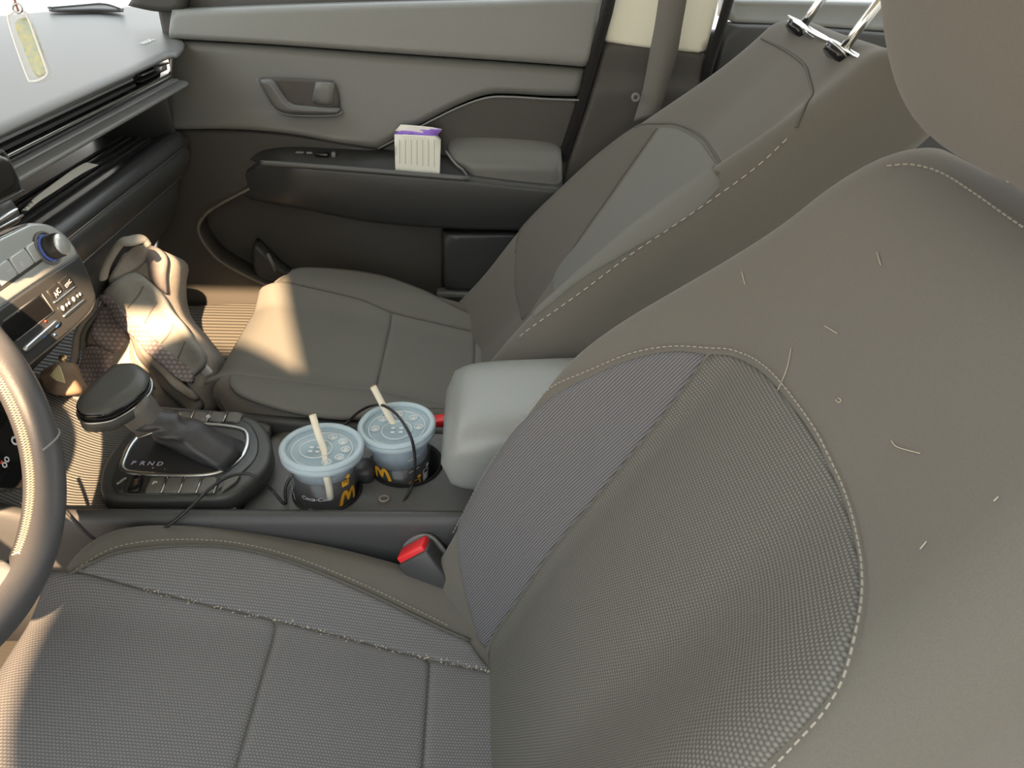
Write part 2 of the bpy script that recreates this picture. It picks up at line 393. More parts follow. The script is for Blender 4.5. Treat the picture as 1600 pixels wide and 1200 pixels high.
# ------------------------------------------------------------------ seats
class SeatBack:
    def __init__(s, base, rec, W=.62, T=.12, B=.085, H0=.243, H1=.20, side=1, tap=(.24, .56, 1.0), R=.085):
        s.R = R; s.side = side; s.tap = tap
        s.base = np.array(base, float); s.r = math.radians(rec); s.W = W; s.T = T; s.B = B; s.H0 = H0; s.H1 = H1
        s.up = np.array([math.sin(s.r), 0, math.cos(s.r)]); s.n = np.array([-math.cos(s.r), 0, math.sin(s.r)]); s.y = np.array([0, 1., 0])
    def k(s, w):
        R = s.R; t = np.clip((w - (s.W - R)) / R, 0, 1); return np.sqrt(np.clip(1 - t * t, 0, 1))
    def H(s, w): return (s.H0 + (s.H1 - s.H0) * sm(w, .25, .58)) * (.80 + .20 * s.k(w))
    def f(s, a, w):
        H = s.H(w); q = np.abs(a) / H
        B = s.B * (1 - s.tap[2] * sm(w, s.tap[0], s.tap[1]))
        f = B * np.where(a * s.side > 0, sm(q, .42, .86), .8 * sm(q, .25, 1.0)) + .012 * sm(w, -.05, .12) * (1 - sm(w, .12, .4))
        R = .055; e = np.clip((np.abs(a) - (H - R)) / R, 0, 1)
        f = f - R * (1 - np.sqrt(np.clip(1 - e * e, 0, 1)))
        k = s.k(w); return -s.T / 2 + (f + s.T / 2) * k
    def pos(s, a, w, off): return s.base + np.multiply.outer(a, s.y) + np.multiply.outer(w, s.up) + np.multiply.outer(off, s.n)
    def __call__(s, a, w):
        a = np.asarray(a, float); w = np.asarray(w, float); e = 5e-4
        p = s.pos(a, w, s.f(a, w))
        da = s.pos(a + e, w, s.f(a + e, w)) - s.pos(a - e, w, s.f(a - e, w)); dw = s.pos(a, w + e, s.f(a, w + e)) - s.pos(a, w - e, s.f(a, w - e))
        n = np.cross(dw, da); n /= np.linalg.norm(n, axis=-1)[..., None] + 1e-12
        n = np.where(((n @ s.n) < 0)[..., None], -n, n); return p, n
    def arc(s, V):
        t = np.linspace(0, 1, 40)[:, None]; a = t * V[:, 0]; w_ = np.broadcast_to(V[:, 1], a.shape)
        p = s.pos(a, w_, s.f(a, w_)); u = np.linalg.norm(np.diff(p, axis=0), axis=-1).sum(0) * np.sign(V[:, 0])
        return np.stack([u, V[:, 1]], -1)
    def body(s, parent):
        ws = np.r_[np.linspace(-.12, s.W - s.R - .004, 56), s.W - s.R + s.R * np.sin(np.linspace(0, math.pi / 2 * .985, 16))]
        rings = []; uv = []
        for w in ws:
            H = float(s.H(w)); k = float(s.k(w)); a = np.concatenate([np.sin(np.linspace(-math.pi / 2, math.pi / 2, 61)) * H])
            fr = s.f(a, np.full_like(a, w)); bk = -s.T / 2 - s.T / 2 * k; m1 = -s.T / 2 - (s.T / 2 - .03) * k
            aa = np.r_[a, H, H - .012, H - .035, 0, -(H - .035), -(H - .012), -H]
            oo = np.r_[fr, m1, bk + .010 * k, bk, bk - .012 * k, bk, bk + .010 * k, m1]
            rings.append(s.pos(aa, np.full_like(aa, w), oo)); uv += [(x, w) for x in aa]
        return loft('backrest', rings, FAB, parent, uv=uv)

class Cushion:
    def __init__(s, cx, cy, z0): s.cx, s.cy, s.z0 = cx, cy, z0
    def z(s, x, y):
        X = x - s.cx; q = np.abs(y - s.cy)
        z = s.z0 - .16 * (X + .44) + .030 * sm(q, .10, .20)
        z = z - .05 * sm(-X, .40, .52) ** 1.5 - .012 * np.exp(-((X + .05) / .12) ** 2) * (1 - sm(q, .12, .22))
        return z
    def __call__(s, x, y):
        x = np.asarray(x, float); y = np.asarray(y, float); e = 1e-3; z = s.z(x, y)
        n = np.stack([-(s.z(x + e, y) - s.z(x - e, y)) / (2 * e), -(s.z(x, y + e) - s.z(x, y - e)) / (2 * e), np.ones_like(z)], -1)
        n /= np.linalg.norm(n, axis=-1)[..., None]; return np.stack([x, y, z], -1), n
    def outline(s, grow=0.0):
        h = [(-.487, .0), (-.484, .11), (-.474, .155), (-.452, .195), (-.41, .230), (-.34, .246), (-.26, .246), (-.16, .236), (-.06, .215), (.03, .19), (.07, .17)]
        pts = [(x - grow * (x < -.4), y + grow) for x, y in h]
        full = pts[::-1] + [(x, -y) for x, y in pts[1:]]
        full[0] = full[0] + ('c',); full[-1] = full[-1] + ('c',)
        o = spline(full, 8, True); return o + (s.cx, s.cy)
    def body(s, parent):
        return sheet('cushion', s.outline(), s, FAB, parent, r=.032, h=.036, skirt=.11, step=.012)

def recline_panel(back, pts, m, name, parent, rise=.0032, r=.006, h=.0034, step=.009):
    bx_ = (-.245, .245, -.12, back.W - .005)
    o = hits(back, bx_, pts, 6); return o, sheet(name, o, back, m, parent, r=r, h=h, rise=rise, skirt=.003, step=step, uvf=back.arc)

# driver's seat
ds = thing('car_seat', 'near front car seat in grey cloth, its backrest filling the right of the picture', 'seat', (-.1, -.36, .13), 'front car seats')
DB = SeatBack((.055, -.36, .33), 26, W=.597)
DC = Cushion(0, -.36, .348)
DB.body(ds); DC.body(ds)
ps = thing('car_seat', 'far front car seat beside the door, reclined, bare chrome posts where the headrest sits raised', 'seat', (-.05, .36, .13), 'front car seats')
PB = SeatBack((.075, .36, .345), 40, W=.70, H0=.25, H1=.222, side=-1, tap=(.28, .66, .8), R=.06)
PC = Cushion(.045, .36, .345)
PB.body(ps); PC.body(ps)

def curve_on(S, bx_, pts, n=8): return hits(S, bx_, pts, n, closed=False)
BX = (-.245, .245, -.12, .592)
wing = [(1105, 553, 'c'), (1050, 549), (985, 562), (915, 592), (850, 630), (790, 675), (748, 715), (724, 755), (713, 805), (716, 865), (730, 940), (748, 1000), (758, 1020, 'c'), (775, 985), (840, 890), (930, 778), (1020, 668), (1068, 606)]
cen = [(1109, 553, 'c'), (1150, 559), (1200, 590), (1262, 668), (1300, 740), (1330, 822), (1343, 895), (1338, 965), (1318, 1042), (1285, 1102), (1240, 1150), (1195, 1195), (1130, 1260), (1060, 1310, 'c'), (900, 1330), (790, 1330, 'c'), (772, 1200), (764, 1060), (762, 1022, 'c'), (777, 986), (842, 891), (932, 779), (1022, 669), (1070, 607)]
recline_panel(DB, wing, WNG, 'wing_panel', ds)
recline_panel(DB, cen, INS, 'insert_panel', ds)
def stitch_line(S, bx_, pts, m, parent, lift=.001, pipe=None, **k):
    ab = curve_on(S, bx_, pts); p, n_ = on(S, ab, lift + (0 if pipe else .0012))
    if pipe: tube('piping', p - n_ * pipe * .3, pipe, PIP, parent, n=6)
    else: stitches('stitching', p, n_, m, parent, **k)
stitch_line(DB, BX, [(704, 830), (704, 795), (716, 748), (742, 706), (790, 664), (850, 619), (915, 582), (985, 553), (1050, 541), (1110, 544), (1155, 550), (1207, 581), (1270, 660), (1309, 733), (1340, 818), (1353, 895), (1348, 968), (1327, 1048), (1293, 1110), (1248, 1160), (1205, 1204)], THR, ds)
stitch_line(DB, BX, [(1385, 264), (1425, 262), (1470, 275), (1520, 306), (1565, 338), (1600, 362)], THR, ds)
CBX = (-.49, .07, -.61, -.11)
seam = [(60, 885), (100, 893), (240, 925), (430, 970), (560, 1003), (680, 1033), (770, 1052)]
pipe = [(62, 930), (100, 905), (150, 878), (200, 862), (320, 855), (420, 870), (560, 922), (650, 965), (735, 1003)]
def cushion_panels(S, bx_, seam_px, pipe_px, x1, x2, parent, sgn, mI, mW):
    se = hits(S, bx_, seam_px, 6, False); pi = hits(S, bx_, pipe_px, 6, False)
    cy = S.cy
    def mirror(q): q = q.copy(); q[:, 1] = 2 * cy - q[:, 1]; return q
    se = se[np.argsort(se[:, 0])]; xs = se[:, 0]; f = lambda x: np.interp(x, xs, se[:, 1])
    for xa, xb in ((S.cx - .470, x1 - .0006), (x1 + .0006, x2 - .0006), (x2 + .0006, S.cx + .05)):
        x = np.linspace(xa, xb, 20); e = np.stack([x, f(x) - sgn * .0006], -1); o = np.vstack([e, mirror(e)[::-1]])
        sheet('insert_panel', o, S, mI, parent, r=.009, h=.0044, rise=.004, skirt=.003, step=.009)
    a = se[se[:, 0] > S.cx - .468] + (0, sgn * .0006)
    pi = pi[np.argsort(pi[:, 0])]
    o = np.vstack([a, pi[::-1]])
    sheet('wing_panel', o, S, mW, parent, r=.008, h=.0044, rise=.004, skirt=.003, step=.009)
    sheet('wing_panel', mirror(o), S, mW, parent, r=.008, h=.0044, rise=.004, skirt=.003, step=.009)
    p, n_ = on(S, pi + (0, sgn * .001), .001); tube('piping', p, .0022, PIP, parent, n=6)
    return se, pi
se, pi = cushion_panels(DC, CBX, seam, pipe, -.215, -.045, ds, 1, CWN, CWN)
p_, n_ = on(DC, se, .0015); 
stitch_line(DC, CBX, [(120, 892), (200, 852), (320, 846), (420, 861), (560, 911), (650, 953), (700, 978)], THR, ds, l=.003, wd=.0008)
# crumbs along the driver's cushion seams
parts = []
for k in range(260):
    if k < 300: q = se[RNG.integers(0, len(se))] + RNG.normal(0, (.006, .0016))
    else: q = np.array([RNG.uniform(-.1, .03), RNG.uniform(-.33, -.25)])
    if q[0] < -.36 or q[0] > .04: continue
    p, n_ = DC(q[:1], q[1:]); s_ = RNG.uniform(.0004, .0012)
    parts.append((CUBE * s_ * RNG.uniform(.6, 1.5, 3) @ np.linalg.qr(RNG.normal(size=(3, 3)))[0] + p[0] + n_[0] * .003, CUBEF))
cr = mk('crumbs', *join_mesh(parts), mat('crumb', (.62, .56, .45), .9), None, smooth=False); cr['kind'] = 'stuff'; cr['label'] = 'pale crumbs and sand in the seams of the near seat cushion'; cr['category'] = 'crumbs'
# hairs and lint on the near backrest
parts = []
hairs = [[(1238, 545), (1232, 575), (1222, 600), (1216, 612)], [(1395, 690), (1405, 700), (1440, 710)], [(1308, 626), (1313, 630), (1316, 626), (1312, 623)], [(1372, 395), (1378, 415)], [(1290, 510), (1310, 522)], [(1160, 425), (1165, 445)], [(1555, 785), (1562, 778)], [(1440, 860), (1450, 848)]]
for i, hp in enumerate(hairs):
    ab = curve_on(DB, BX, hp); p, n_ = on(DB, ab, .0012)
    o = tube('hair', p, .00032, mat('pale_hair', (.45, .42, .33), .6), None, n=5)
    tag(o, ['long pale curved hair on the near backrest beside the insert seam', 'short bent pale hair right of the long one on the near backrest', 'tiny looped hair on the near backrest right of the seam', 'thin hair high on the near backrest', 'short slanted hair right of the middle of the near backrest, above the seam', 'fine hair left of the top of the near backrest', 'tiny pale lint at the right edge of the near backrest', 'small pale lint low on the right of the near backrest'][i], 'hair', 'hairs on the near backrest')

# driver's headrest
hb = np.array([.295, -.36, .98]); hr_up = np.array([-.4, 0, .9165]); hr_n = np.array([-.9165, 0, -.4])
rings = []
for t in np.linspace(-1, 1, 34):
    c = math.copysign(1 - (1 - abs(t)) ** 1.0, t); kk = (1 - abs(t) ** 3.2) ** (1 / 2.6) if abs(t) < 1 else .02
    kk = max(kk, .03); ring = []
    for a in np.linspace(0, 2 * math.pi, 56, endpoint=False):
        ca, sa = math.cos(a), math.sin(a); e = 2 / 3.4
        ring.append(hb + hr_up * t * .125 + np.array([0, 1, 0]) * math.copysign(abs(ca) ** e, ca) * .143 * (kk ** .55) + hr_n * math.copysign(abs(sa) ** e, sa) * .055 * kk)
    rings.append(ring)
loft('headrest', rings, FAB, ds)
for yy in (-.43, -.29):
    tube('headrest_post', [DB.base + DB.up * .55 - DB.n * .06 + (0, yy + .36, 0), DB.base + DB.up * .64 - DB.n * .055 + (0, yy + .36, 0)], .006, CHR, ds, n=10)
# recliner trim between cushion and backrest, driver
box('recliner_cover', (.035, -.205, .225), (.10, .03, .07), PLS, ds, bev=.012, rot=[[math.cos(.45), 0, -math.sin(.45)], [0, 1, 0], [math.sin(.45), 0, math.cos(.45)]])
box('seat_base', (-.18, -.36, .20), (.42, .38, .12), PLB, ds, bev=.02)
box('seat_base', (-.14, .36, .20), (.42, .38, .12), PLB, ps, bev=.02)

# passenger seat trims
PBX = (-.25, .25, -.12, .698)
pw = [(1028, 200, 'c'), (985, 204), (935, 222), (885, 255), (845, 295), (818, 345), (806, 400), (806, 460), (815, 500), (828, 488, 'c'), (860, 440), (910, 368), (965, 290), (1005, 233)]
pcn = [(1032, 199, 'c'), (1062, 203), (1092, 220), (1110, 243), (1117, 268), (1117, 300), (1060, 350), (980, 395), (905, 440), (855, 480), (830, 500, 'c'), (832, 487), (864, 440), (914, 368), (969, 290), (1009, 233)]
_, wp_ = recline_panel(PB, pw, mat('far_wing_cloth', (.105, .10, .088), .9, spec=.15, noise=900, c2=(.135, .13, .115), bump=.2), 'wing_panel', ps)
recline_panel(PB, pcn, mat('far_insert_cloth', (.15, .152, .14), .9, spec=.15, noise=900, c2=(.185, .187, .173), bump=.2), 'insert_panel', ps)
stitch_line(PB, PBX, [(806, 395), (814, 345), (840, 290), (882, 249), (932, 215), (985, 197), (1030, 193), (1064, 196), (1097, 214), (1116, 240), (1122, 272)], THR, ps, pipe=.0022)
stitch_line(PB, PBX, [(812, 528), (880, 478), (960, 418), (1040, 362), (1130, 300), (1190, 255), (1232, 216)], mat('bright_thread', (.50, .48, .42), .8), ps, l=.007, gap=.006, wd=.0010)
stitch_line(PB, PBX, [(1190, 60), (1225, 78), (1255, 100), (1265, 125), (1262, 160), (1245, 200)], THR, ps, pipe=.0022)
PCB = (-.44, .115, .115, .61)
pse = [(440, 440), (470, 447), (560, 468), (615, 490), (690, 508), (755, 522), (800, 531)]
ppi = [(455, 424), (480, 420), (540, 421), (600, 432), (660, 455), (700, 475), (770, 505)]
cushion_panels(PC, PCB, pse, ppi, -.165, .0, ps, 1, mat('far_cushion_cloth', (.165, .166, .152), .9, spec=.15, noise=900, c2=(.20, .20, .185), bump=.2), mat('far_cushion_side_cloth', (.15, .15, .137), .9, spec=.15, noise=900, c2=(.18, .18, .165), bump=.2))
stitch_line(PC, PCB, [(430, 617), (480, 622), (560, 636), (640, 652)], THR, ps, l=.003)
# bare chrome posts + raised headrest out of frame
for (u, v), yy in (((1246, 46), .44), ((1308, 84), .285)):
    c = on(PB, hit(PB, PBX, [(u, v + 4)]))[0][0] + PB.up * .004; d = PB.up * .8 + np.array([0, 0, 1]) * .35; d /= np.linalg.norm(d)
    tube('headrest_post', [c - d * .004, c + d * .06, c + d * .20], .0068, CHR, ps, n=14)
    M = np.array([[1, 0, 0], [0, 1, 0], [0, 0, 1.]]); M[2] = PB.up; M[0] = -PB.n; M[1] = np.cross(M[2], M[0])
    lathe('post_guide', [(.002, -.006), (.021, -.006), (.023, .001), (.021, .006), (.013, .008), (.008, .008), (.008, .002)], c - PB.up * .004, GLB, ps, 28, M)
    lathe('guide_ring', [(.0205, .004), (.023, .0065), (.0255, .004), (.023, .002), (.0205, .004)], c - PB.up * .004, SAT, ps, 28, M, closed=True)
hp = P(1277, 60, y=.36) + PB.up * .27
rings = []
for t in np.linspace(-1, 1, 20):
    kk = max((1 - abs(t) ** 3.2) ** (1 / 2.6) if abs(t) < 1 else .03, .03)
    rings.append([hp + PB.up * t * .11 + np.array([0, 1, 0]) * math.copysign(abs(math.cos(a)) ** .6, math.cos(a)) * .14 * kk ** .6 + PB.n * math.copysign(abs(math.sin(a)) ** .6, math.sin(a)) * .05 * kk for a in np.linspace(0, 2 * math.pi, 36, endpoint=False)])
loft('headrest', rings, FAB, ps)
box('recliner_cover', (.075, .50, .30), (.09, .05, .10), PLS, ps, bev=.02, rot=[[math.cos(.5), 0, -math.sin(.5)], [0, 1, 0], [math.sin(.5), 0, math.cos(.5)]])
# silver hooks hung over the headrest posts
for k, (a, b, c_, l) in enumerate((((1232, 24), (1262, 44), (1312, 72), 'silver hanger hook on the outer chrome headrest post of the far seat'), ((1284, 55), (1320, 76), (1368, 101), 'silver hanger hook on the inner chrome headrest post of the far seat'))):
    y0 = (.47, .33)[k]; pts = np.array([P(*a, y=y0), P(*b, y=y0 - .05), P(*c_, y=y0 - .14)])
    h_ = thing('headrest_hook', l, 'hook', pts[1], 'headrest hooks')
    q = spline([tuple(x) for x in pts], 8); rr = np.interp(np.linspace(0, 1, len(q)), [0, .25, .75, 1], [.0012, .0055, .0055, .0016])
    tube('hook_plate', q, rr, CHR, h_, n=8, flat=(1.5, .35))
    q2 = q[6:] + np.array([.004, 0, -.010]); tube('hook_arm', q2, rr[6:] * .7, GLB, h_, n=8, flat=(1.2, .5))


# ------------------------------------------------------------------ far front door
dr = struct('door_1', (0, .74, .2))
D70 = plane((0, .70, 0), (1, 0, 0), (0, 0, 1))
def bulge(S, fn, **k):
    def T(a, b):
        p, n_ = S(a, b); return p + n_ * np.asarray(fn(a, b))[..., None], n_
    T.px = S.px; return T
box('door_shell', (-.18, .80, .50), (.86, .06, .72), PLDK, dr, bev=.01)
up = pxs(D70, [(262, 18, 'c'), (420, 12), (600, 7), (760, 4), (932, 0), (943, 14), (928, 72), (918, 106, 'c'), (820, 98), (600, 83), (420, 70), (262, 61, 'c')])
sheet('upper_trim', up, bulge(D70, lambda a, b: -.030 * sm(b, .765, .86) + .004), PLL, dr, r=.012, h=.010, skirt=.05, step=.012)
main = [(262, 64, 'c'), (420, 73), (600, 86), (820, 101), (917, 109, 'c'), (905, 152, 'c'), (850, 151), (800, 148), (762, 149), (722, 162), (680, 182), (640, 203), (592, 229, 'c'), (540, 219), (470, 206), (400, 199), (340, 197), (262, 198, 'c')]
sheet('main_panel', pxs(D70, main), bulge(D70, lambda a, b: .022 * (1 - sm(b, .62, .77)) + .026 * (1 - sm(b, .595, .655)) * (1 - sm(a, -.30, -.12)) - .004), PLD, dr, r=.016, h=.016, skirt=.03, step=.012)
ins = [(596, 232, 'c'), (642, 206), (682, 185), (724, 165), (763, 152), (800, 151), (850, 154), (903, 155, 'c'), (880, 300, 'c'), (735, 300), (590, 250, 'c')]
sheet('insert_panel', pxs(D70, ins), bulge(D70, lambda a, b: -.004 + 0 * a), PLDK, dr, r=.006, h=.006, skirt=.03, step=.014)
p_ = on(bulge(D70, lambda a, b: .016 + 0 * a), pxs(D70, [(592, 229), (640, 204), (680, 183), (722, 163), (762, 150), (800, 149), (850, 152), (903, 154)], 8, False))[0]
tube('trim_line', p_, .0019, PLS, dr, n=8)
lowl = [(262, 200, 'c'), (340, 200), (400, 202), (470, 209), (592, 232), (592, 262), (470, 262), (405, 285), (383, 303), (345, 318), (322, 333), (313, 352), (322, 376), (348, 405), (400, 433), (440, 448, 'c'), (440, 520, 'c'), (240, 520, 'c'), (245, 350)]
sheet('lower_front_panel', pxs(D70, lowl), bulge(D70, lambda a, b: .006 + 0 * a), PLDK, dr, r=.012, h=.012, skirt=.06, step=.014)
D74 = plane((0, .735, 0), (1, 0, 0), (0, 0, 1))
poc = [(300, 330, 'c'), (383, 290), (640, 330), (690, 340), (689, 520, 'c'), (300, 520, 'c')]
sheet('map_pocket', pxs(D74, poc), bulge(D74, lambda a, b: .012 * np.sin((a + .4) * 12) + 0 * b), PLDK, dr, r=.01, h=.008, skirt=.02, step=.016)
sheet('rear_lower_panel', pxs(D74, [(692, 362, 'c'), (860, 362, 'c'), (860, 452, 'c'), (694, 450, 'c')]), bulge(D74, lambda a, b: .014 + 0 * a), PLB, dr, r=.008, h=.008, skirt=.02, step=.02)
p_ = on(bulge(D70, lambda a, b: .012 + 0 * a), pxs(D70, [(392, 292), (352, 313), (326, 330), (313, 351), (320, 374), (346, 404), (398, 433), (430, 446)], 8, False))[0]
tube('piping', p_, .0032, mat('pocket_edge', (.17, .155, .13), .5), dr, n=8)
# speaker nub / pocket handle
sheet('pocket_rim', pxs(D74, [(402, 372), (420, 388), (440, 408), (462, 424, 'c'), (430, 440, 'c'), (405, 425), (398, 395)]), bulge(D74, lambda a, b: .03 + 0 * a), PLB, dr, r=.01, h=.012, skirt=.02, step=.012)
tube('pocket_pull', [P(418, 396, y=.69), P(426, 412, y=.69), P(430, 424, y=.69)], .004, PLS, dr, n=8)
# armrest pod
prof = []
for u, vb, vf, vl in ((374, 264, 278, 294), (380, 250, 270, 306), (392, 239, 262.5, 313), (412, 230, 257, 318), (450, 226, 259.5, 325), (500, 228, 263, 334), (560, 231, 267.5, 346), (640, 238, 274, 355), (700, 243, 279, 358), (738, 247, 282, 360), (800, 253, 290, 361), (880, 260, 298, 365)):
    k = sm(np.array(u), 366, 450); yb = .70; yf = .70 - .062 * float(k)
    b = P(u, vb, y=yb); f = P(u, vf, y=yf); l = P(u, vl, y=.70 - .03 * float(k))
    mid = (f + l) / 2 + np.array([0, -.012 * float(k), 0]); r = .010
    ring = [np.array([b[0], .74, b[2]]), b, b * .5 + f * .5 + (0, 0, .002), f + (0, r * 1.4, .003), f + (0, .002, .0), f + (0, 0, -.008), mid, l + (0, -.004, .012), l + (0, .006, 0), np.array([l[0], .74, l[2] - .004])]
    prof.append([np.array([f[0] if i < 7 else l[0], q[1], q[2]]) for i, q in enumerate(ring)])
pr = np.array(prof); pr = np.stack([np.stack([spline([tuple(x) for x in pr[:, j]], 5)[:, i] for i in range(3)], -1) for j in range(pr.shape[1])], 1)
arm = loft('armrest', pr, PLB, dr)
fr = np.array([P(u, v, y=.637) + (0, 0, .003) for u, v in ((408, 257), (450, 259.5), (560, 267.5), (640, 274), (733, 281.5))])
tube('armrest_edge', spline([tuple(q) for q in fr], 8), .0052, mat('armrest_edge_plastic', (.10, .105, .105), .32), dr, n=10)
# pull cup behind the rim: flat dark sheet for the hollow's shade
AT = plane(P(640, 265, y=.665), P(735, 276, y=.665) - P(560, 256, y=.665), (0, 1, 0))
sheet('pull_cup_shade', pxs(AT, [(590, 243, 'c'), (612, 264, 'c'), (716, 272, 'c'), (706, 252, 'c'), (650, 245)]), AT, DRK, dr, r=.004, h=.004, skirt=.002, rise=.0035, step=.012)
grab = [(707, 256), (722, 266), (733, 282), (737, 296), (748, 303), (800, 307), (880, 312, 'c'), (880, 236, 'c'), (850, 228), (800, 221), (740, 219), (705, 226), (697, 240)]
D66 = plane((0, .655, 0), (1, 0, 0), (0, 0, 1))
sheet('grab_handle', pxs(D66, grab), bulge(D66, lambda a, b: -.05 * sm(b, .565, .62)), PLD, dr, r=.018, h=.018, skirt=.05, step=.012)
p_ = on(bulge(D66, lambda a, b: .002 - .05 * sm(b, .565, .62)), pxs(D66, [(696, 240), (712, 256), (724, 266), (734, 284), (738, 298), (750, 304), (800, 308), (860, 311)], 8, False))[0]
tube('trim_line', p_, .0024, PLS, dr, n=8)
# door handle in its dish
sheet('handle_dish', pxs(D70, [(410, 118, 'c'), (460, 119), (525, 123, 'c'), (534, 160), (520, 170), (450, 168), (430, 150)]), bulge(D70, lambda a, b: .023 + 0 * a), PLDK, dr, r=.006, h=.003, rise=.001, skirt=.003, step=.012)
sheet('dish_divider', pxs(D70, [(497, 124, 'c'), (526, 125, 'c'), (524, 160, 'c'), (490, 158, 'c')]), bulge(D70, lambda a, b: .026 + 0 * a), PLD, dr, r=.012, h=.006, rise=.004, skirt=.003, step=.012)
hd = [(410, 119, 'c'), (430, 119), (440, 130), (452, 148), (464, 157), (490, 160), (537, 164, 'c'), (535, 170), (525, 172), (470, 172), (444, 168), (430, 155)]
sheet('door_handle', pxs(D70, hd), bulge(D70, lambda a, b: .033 + 0 * a), mat('handle_plastic', (.12, .125, .122), .3), dr, r=.008, h=.010, rise=.006, skirt=.012, step=.008)
p_ = on(bulge(D70, lambda a, b: .029 + 0 * a), pxs(D70, [(407, 119), (428, 156), (442, 170), (470, 175), (525, 175), (539, 169)], 8, False))[0]
tube('dish_edge', p_, .0016, PLS, dr, n=6)
# window switch on the armrest
for u, v, s_ in ((469, 243, (.016, .008, .004)), (484, 243.5, (.012, .008, .004)), (504, 246, (.026, .016, .008)), (522, 246, (.008, .012, .01))):
    c = P(u, v, y=.672); box('window_switch', c + (0, 0, .006), s_, PLS if s_[0] < .02 else GLB, dr, bev=.002)
box('door_sill_plate', P(750, 458, y=.735), (.20, .03, .014), PLS, dr, bev=.004)
# door glass and outer sill
gl = mk('window_glass', [P(285, 12, y=.775), P(940, 2, y=.775), P(940, 2, y=.775) + (0, -.18, .42), P(285, 12, y=.775) + (.3, -.18, .40)] + [P(285, 12, y=.779), P(940, 2, y=.779), P(940, 2, y=.779) + (0, -.18, .42), P(285, 12, y=.779) + (.3, -.18, .40)],
   [(0, 1, 2, 3), (7, 6, 5, 4), (0, 4, 5, 1), (1, 5, 6, 2), (2, 6, 7, 3), (3, 7, 4, 0)], GLASS, dr, smooth=False)

# ------------------------------------------------------------------ pillar, rear door
bp = struct('trim_1', (.30, .72, .2))
B70 = plane((0, .70, 0), (1, 0, 0), (0, 0, 1))
sheet('lower_trim', pxs(B70, [(946, 66, 'c'), (1000, 71), (1062, 78), (1108, 84, 'c'), (1090, 180), (1040, 330, 'c'), (860, 330, 'c'), (900, 215), (925, 140)]), bulge(B70, lambda a, b: -.012 * sm(b, .71, .735)), PLDK, bp, r=.012, h=.012, skirt=.05, step=.014)
sheet('upper_trim', pxs(B70, [(990, -90, 'c'), (1150, -90, 'c'), (1131, 0), (1106, 86, 'c'), (1062, 82), (1000, 76), (939, 66, 'c'), (962, 0)]), bulge(B70, lambda a, b: -.014 - .15 * (b - .8)), CREAM, bp, r=.008, h=.008, skirt=.02, step=.02)
p_ = [P(u, v, y=.705) for u, v in ((966, -60), (948, 20), (925, 100), (905, 170), (878, 250))]
tube('door_seal', p_, .011, DRK, bp, n=10)
p_ = [P(u, v, y=.712) for u, v in ((1148, -30), (1130, 30), (1112, 90), (1095, 150))]
tube('door_seal', p_, .009, DRK, bp, n=10)
box('pillar_core', (.32, .78, .66), (.24, .06, 1.0), PLDK, bp, bev=.01)
bt = thing('seat_belt', 'dark grey seat belt strap hanging in front of the cream pillar', 'seat belt', P(1030, 70, y=.64))
cl = [((1029, 0), (1073, 0)), ((1023, 40), (1066, 40)), ((1017, 72), (1059, 80)), ((1010, 112), (1049, 115)), ((1003, 146), (1044, 132)), ((990, 190), (1030, 180))]
tp = [((1045, -110), (1090, -110))] + cl
L_ = spline([tuple(P(*a, y=.655)) for a, b in tp], 6); R_ = spline([tuple(P(*b, y=.640)) for a, b in tp], 6)
th_ = np.array([0, .0016, 0])
loft('webbing', [[l, (l + r) / 2 - th_ * .6, r, r + th_, (l + r) / 2 + th_ * .6, l + th_] for l, r in zip(L_, R_)], BELT, bt)
lathe('belt_stop', [(.004, -.004), (.008, -.004), (.008, .004), (.004, .004), (.004, -.004)], P(993, 152, y=.635), PLS, bt, 16, np.array([[1, 0, 0], [0, 0, 1], [0, -1, 0.]]))
rd = struct('door_2', (.75, .78, .2))
R75 = plane((0, .74, 0), (1, 0, 0), (0, 0, 1))
sheet('main_panel', pxs(R75, [(1135, 38, 'c'), (1250, 42), (1500, 60, 'c'), (1500, 330, 'c'), (1060, 330, 'c')]), bulge(R75, lambda a, b: 0 * a), PLB, rd, r=.012, h=.012, skirt=.04, step=.03)
sheet('upper_trim', pxs(R75, [(1141, 3, 'c'), (1250, 4), (1560, 12, 'c'), (1560, 62, 'c'), (1250, 42), (1134, 37, 'c')]), bulge(R75, lambda a, b: -.03 * sm(b, .81, .86)), PLL, rd, r=.010, h=.010, skirt=.04, step=.03)
box('door_shell', (.85, .80, .50), (.85, .05, .62), PLDK, rd, bev=.01)

# ------------------------------------------------------------------ dashboard
da = thing('dashboard', 'grey dashboard with long slatted air vent and open storage shelf below it', 'dashboard', (-.75, 0, .4))
DT = plane((0, 0, .768), (1, 0, 0), (0, 1, 0))
Pz = lambda u, v: tuple(P(u, v, z=.772)[:2])
e1 = Pz(200, 106)
top = [(e1[0] + .012, -.72, 'c'), (e1[0] + .006, -.2), (e1[0], .2), e1, (e1[0] - .002, .56), Pz(272, 79), Pz(286, 64), Pz(284, 46), Pz(262, 24), Pz(235, 13), (-1.05, .70), (-1.12, .55), (-1.18, .2), (-1.2, -.2), (-1.15, -.72, 'c')]
sheet('dash_top', spline(top, 8, True), bulge(DT, lambda a, b: .012 * (1 - sm(np.abs(a + .85), .0, .33)) - .004 * 0), PLG, da, r=.016, h=.007, skirt=.002, step=.022)
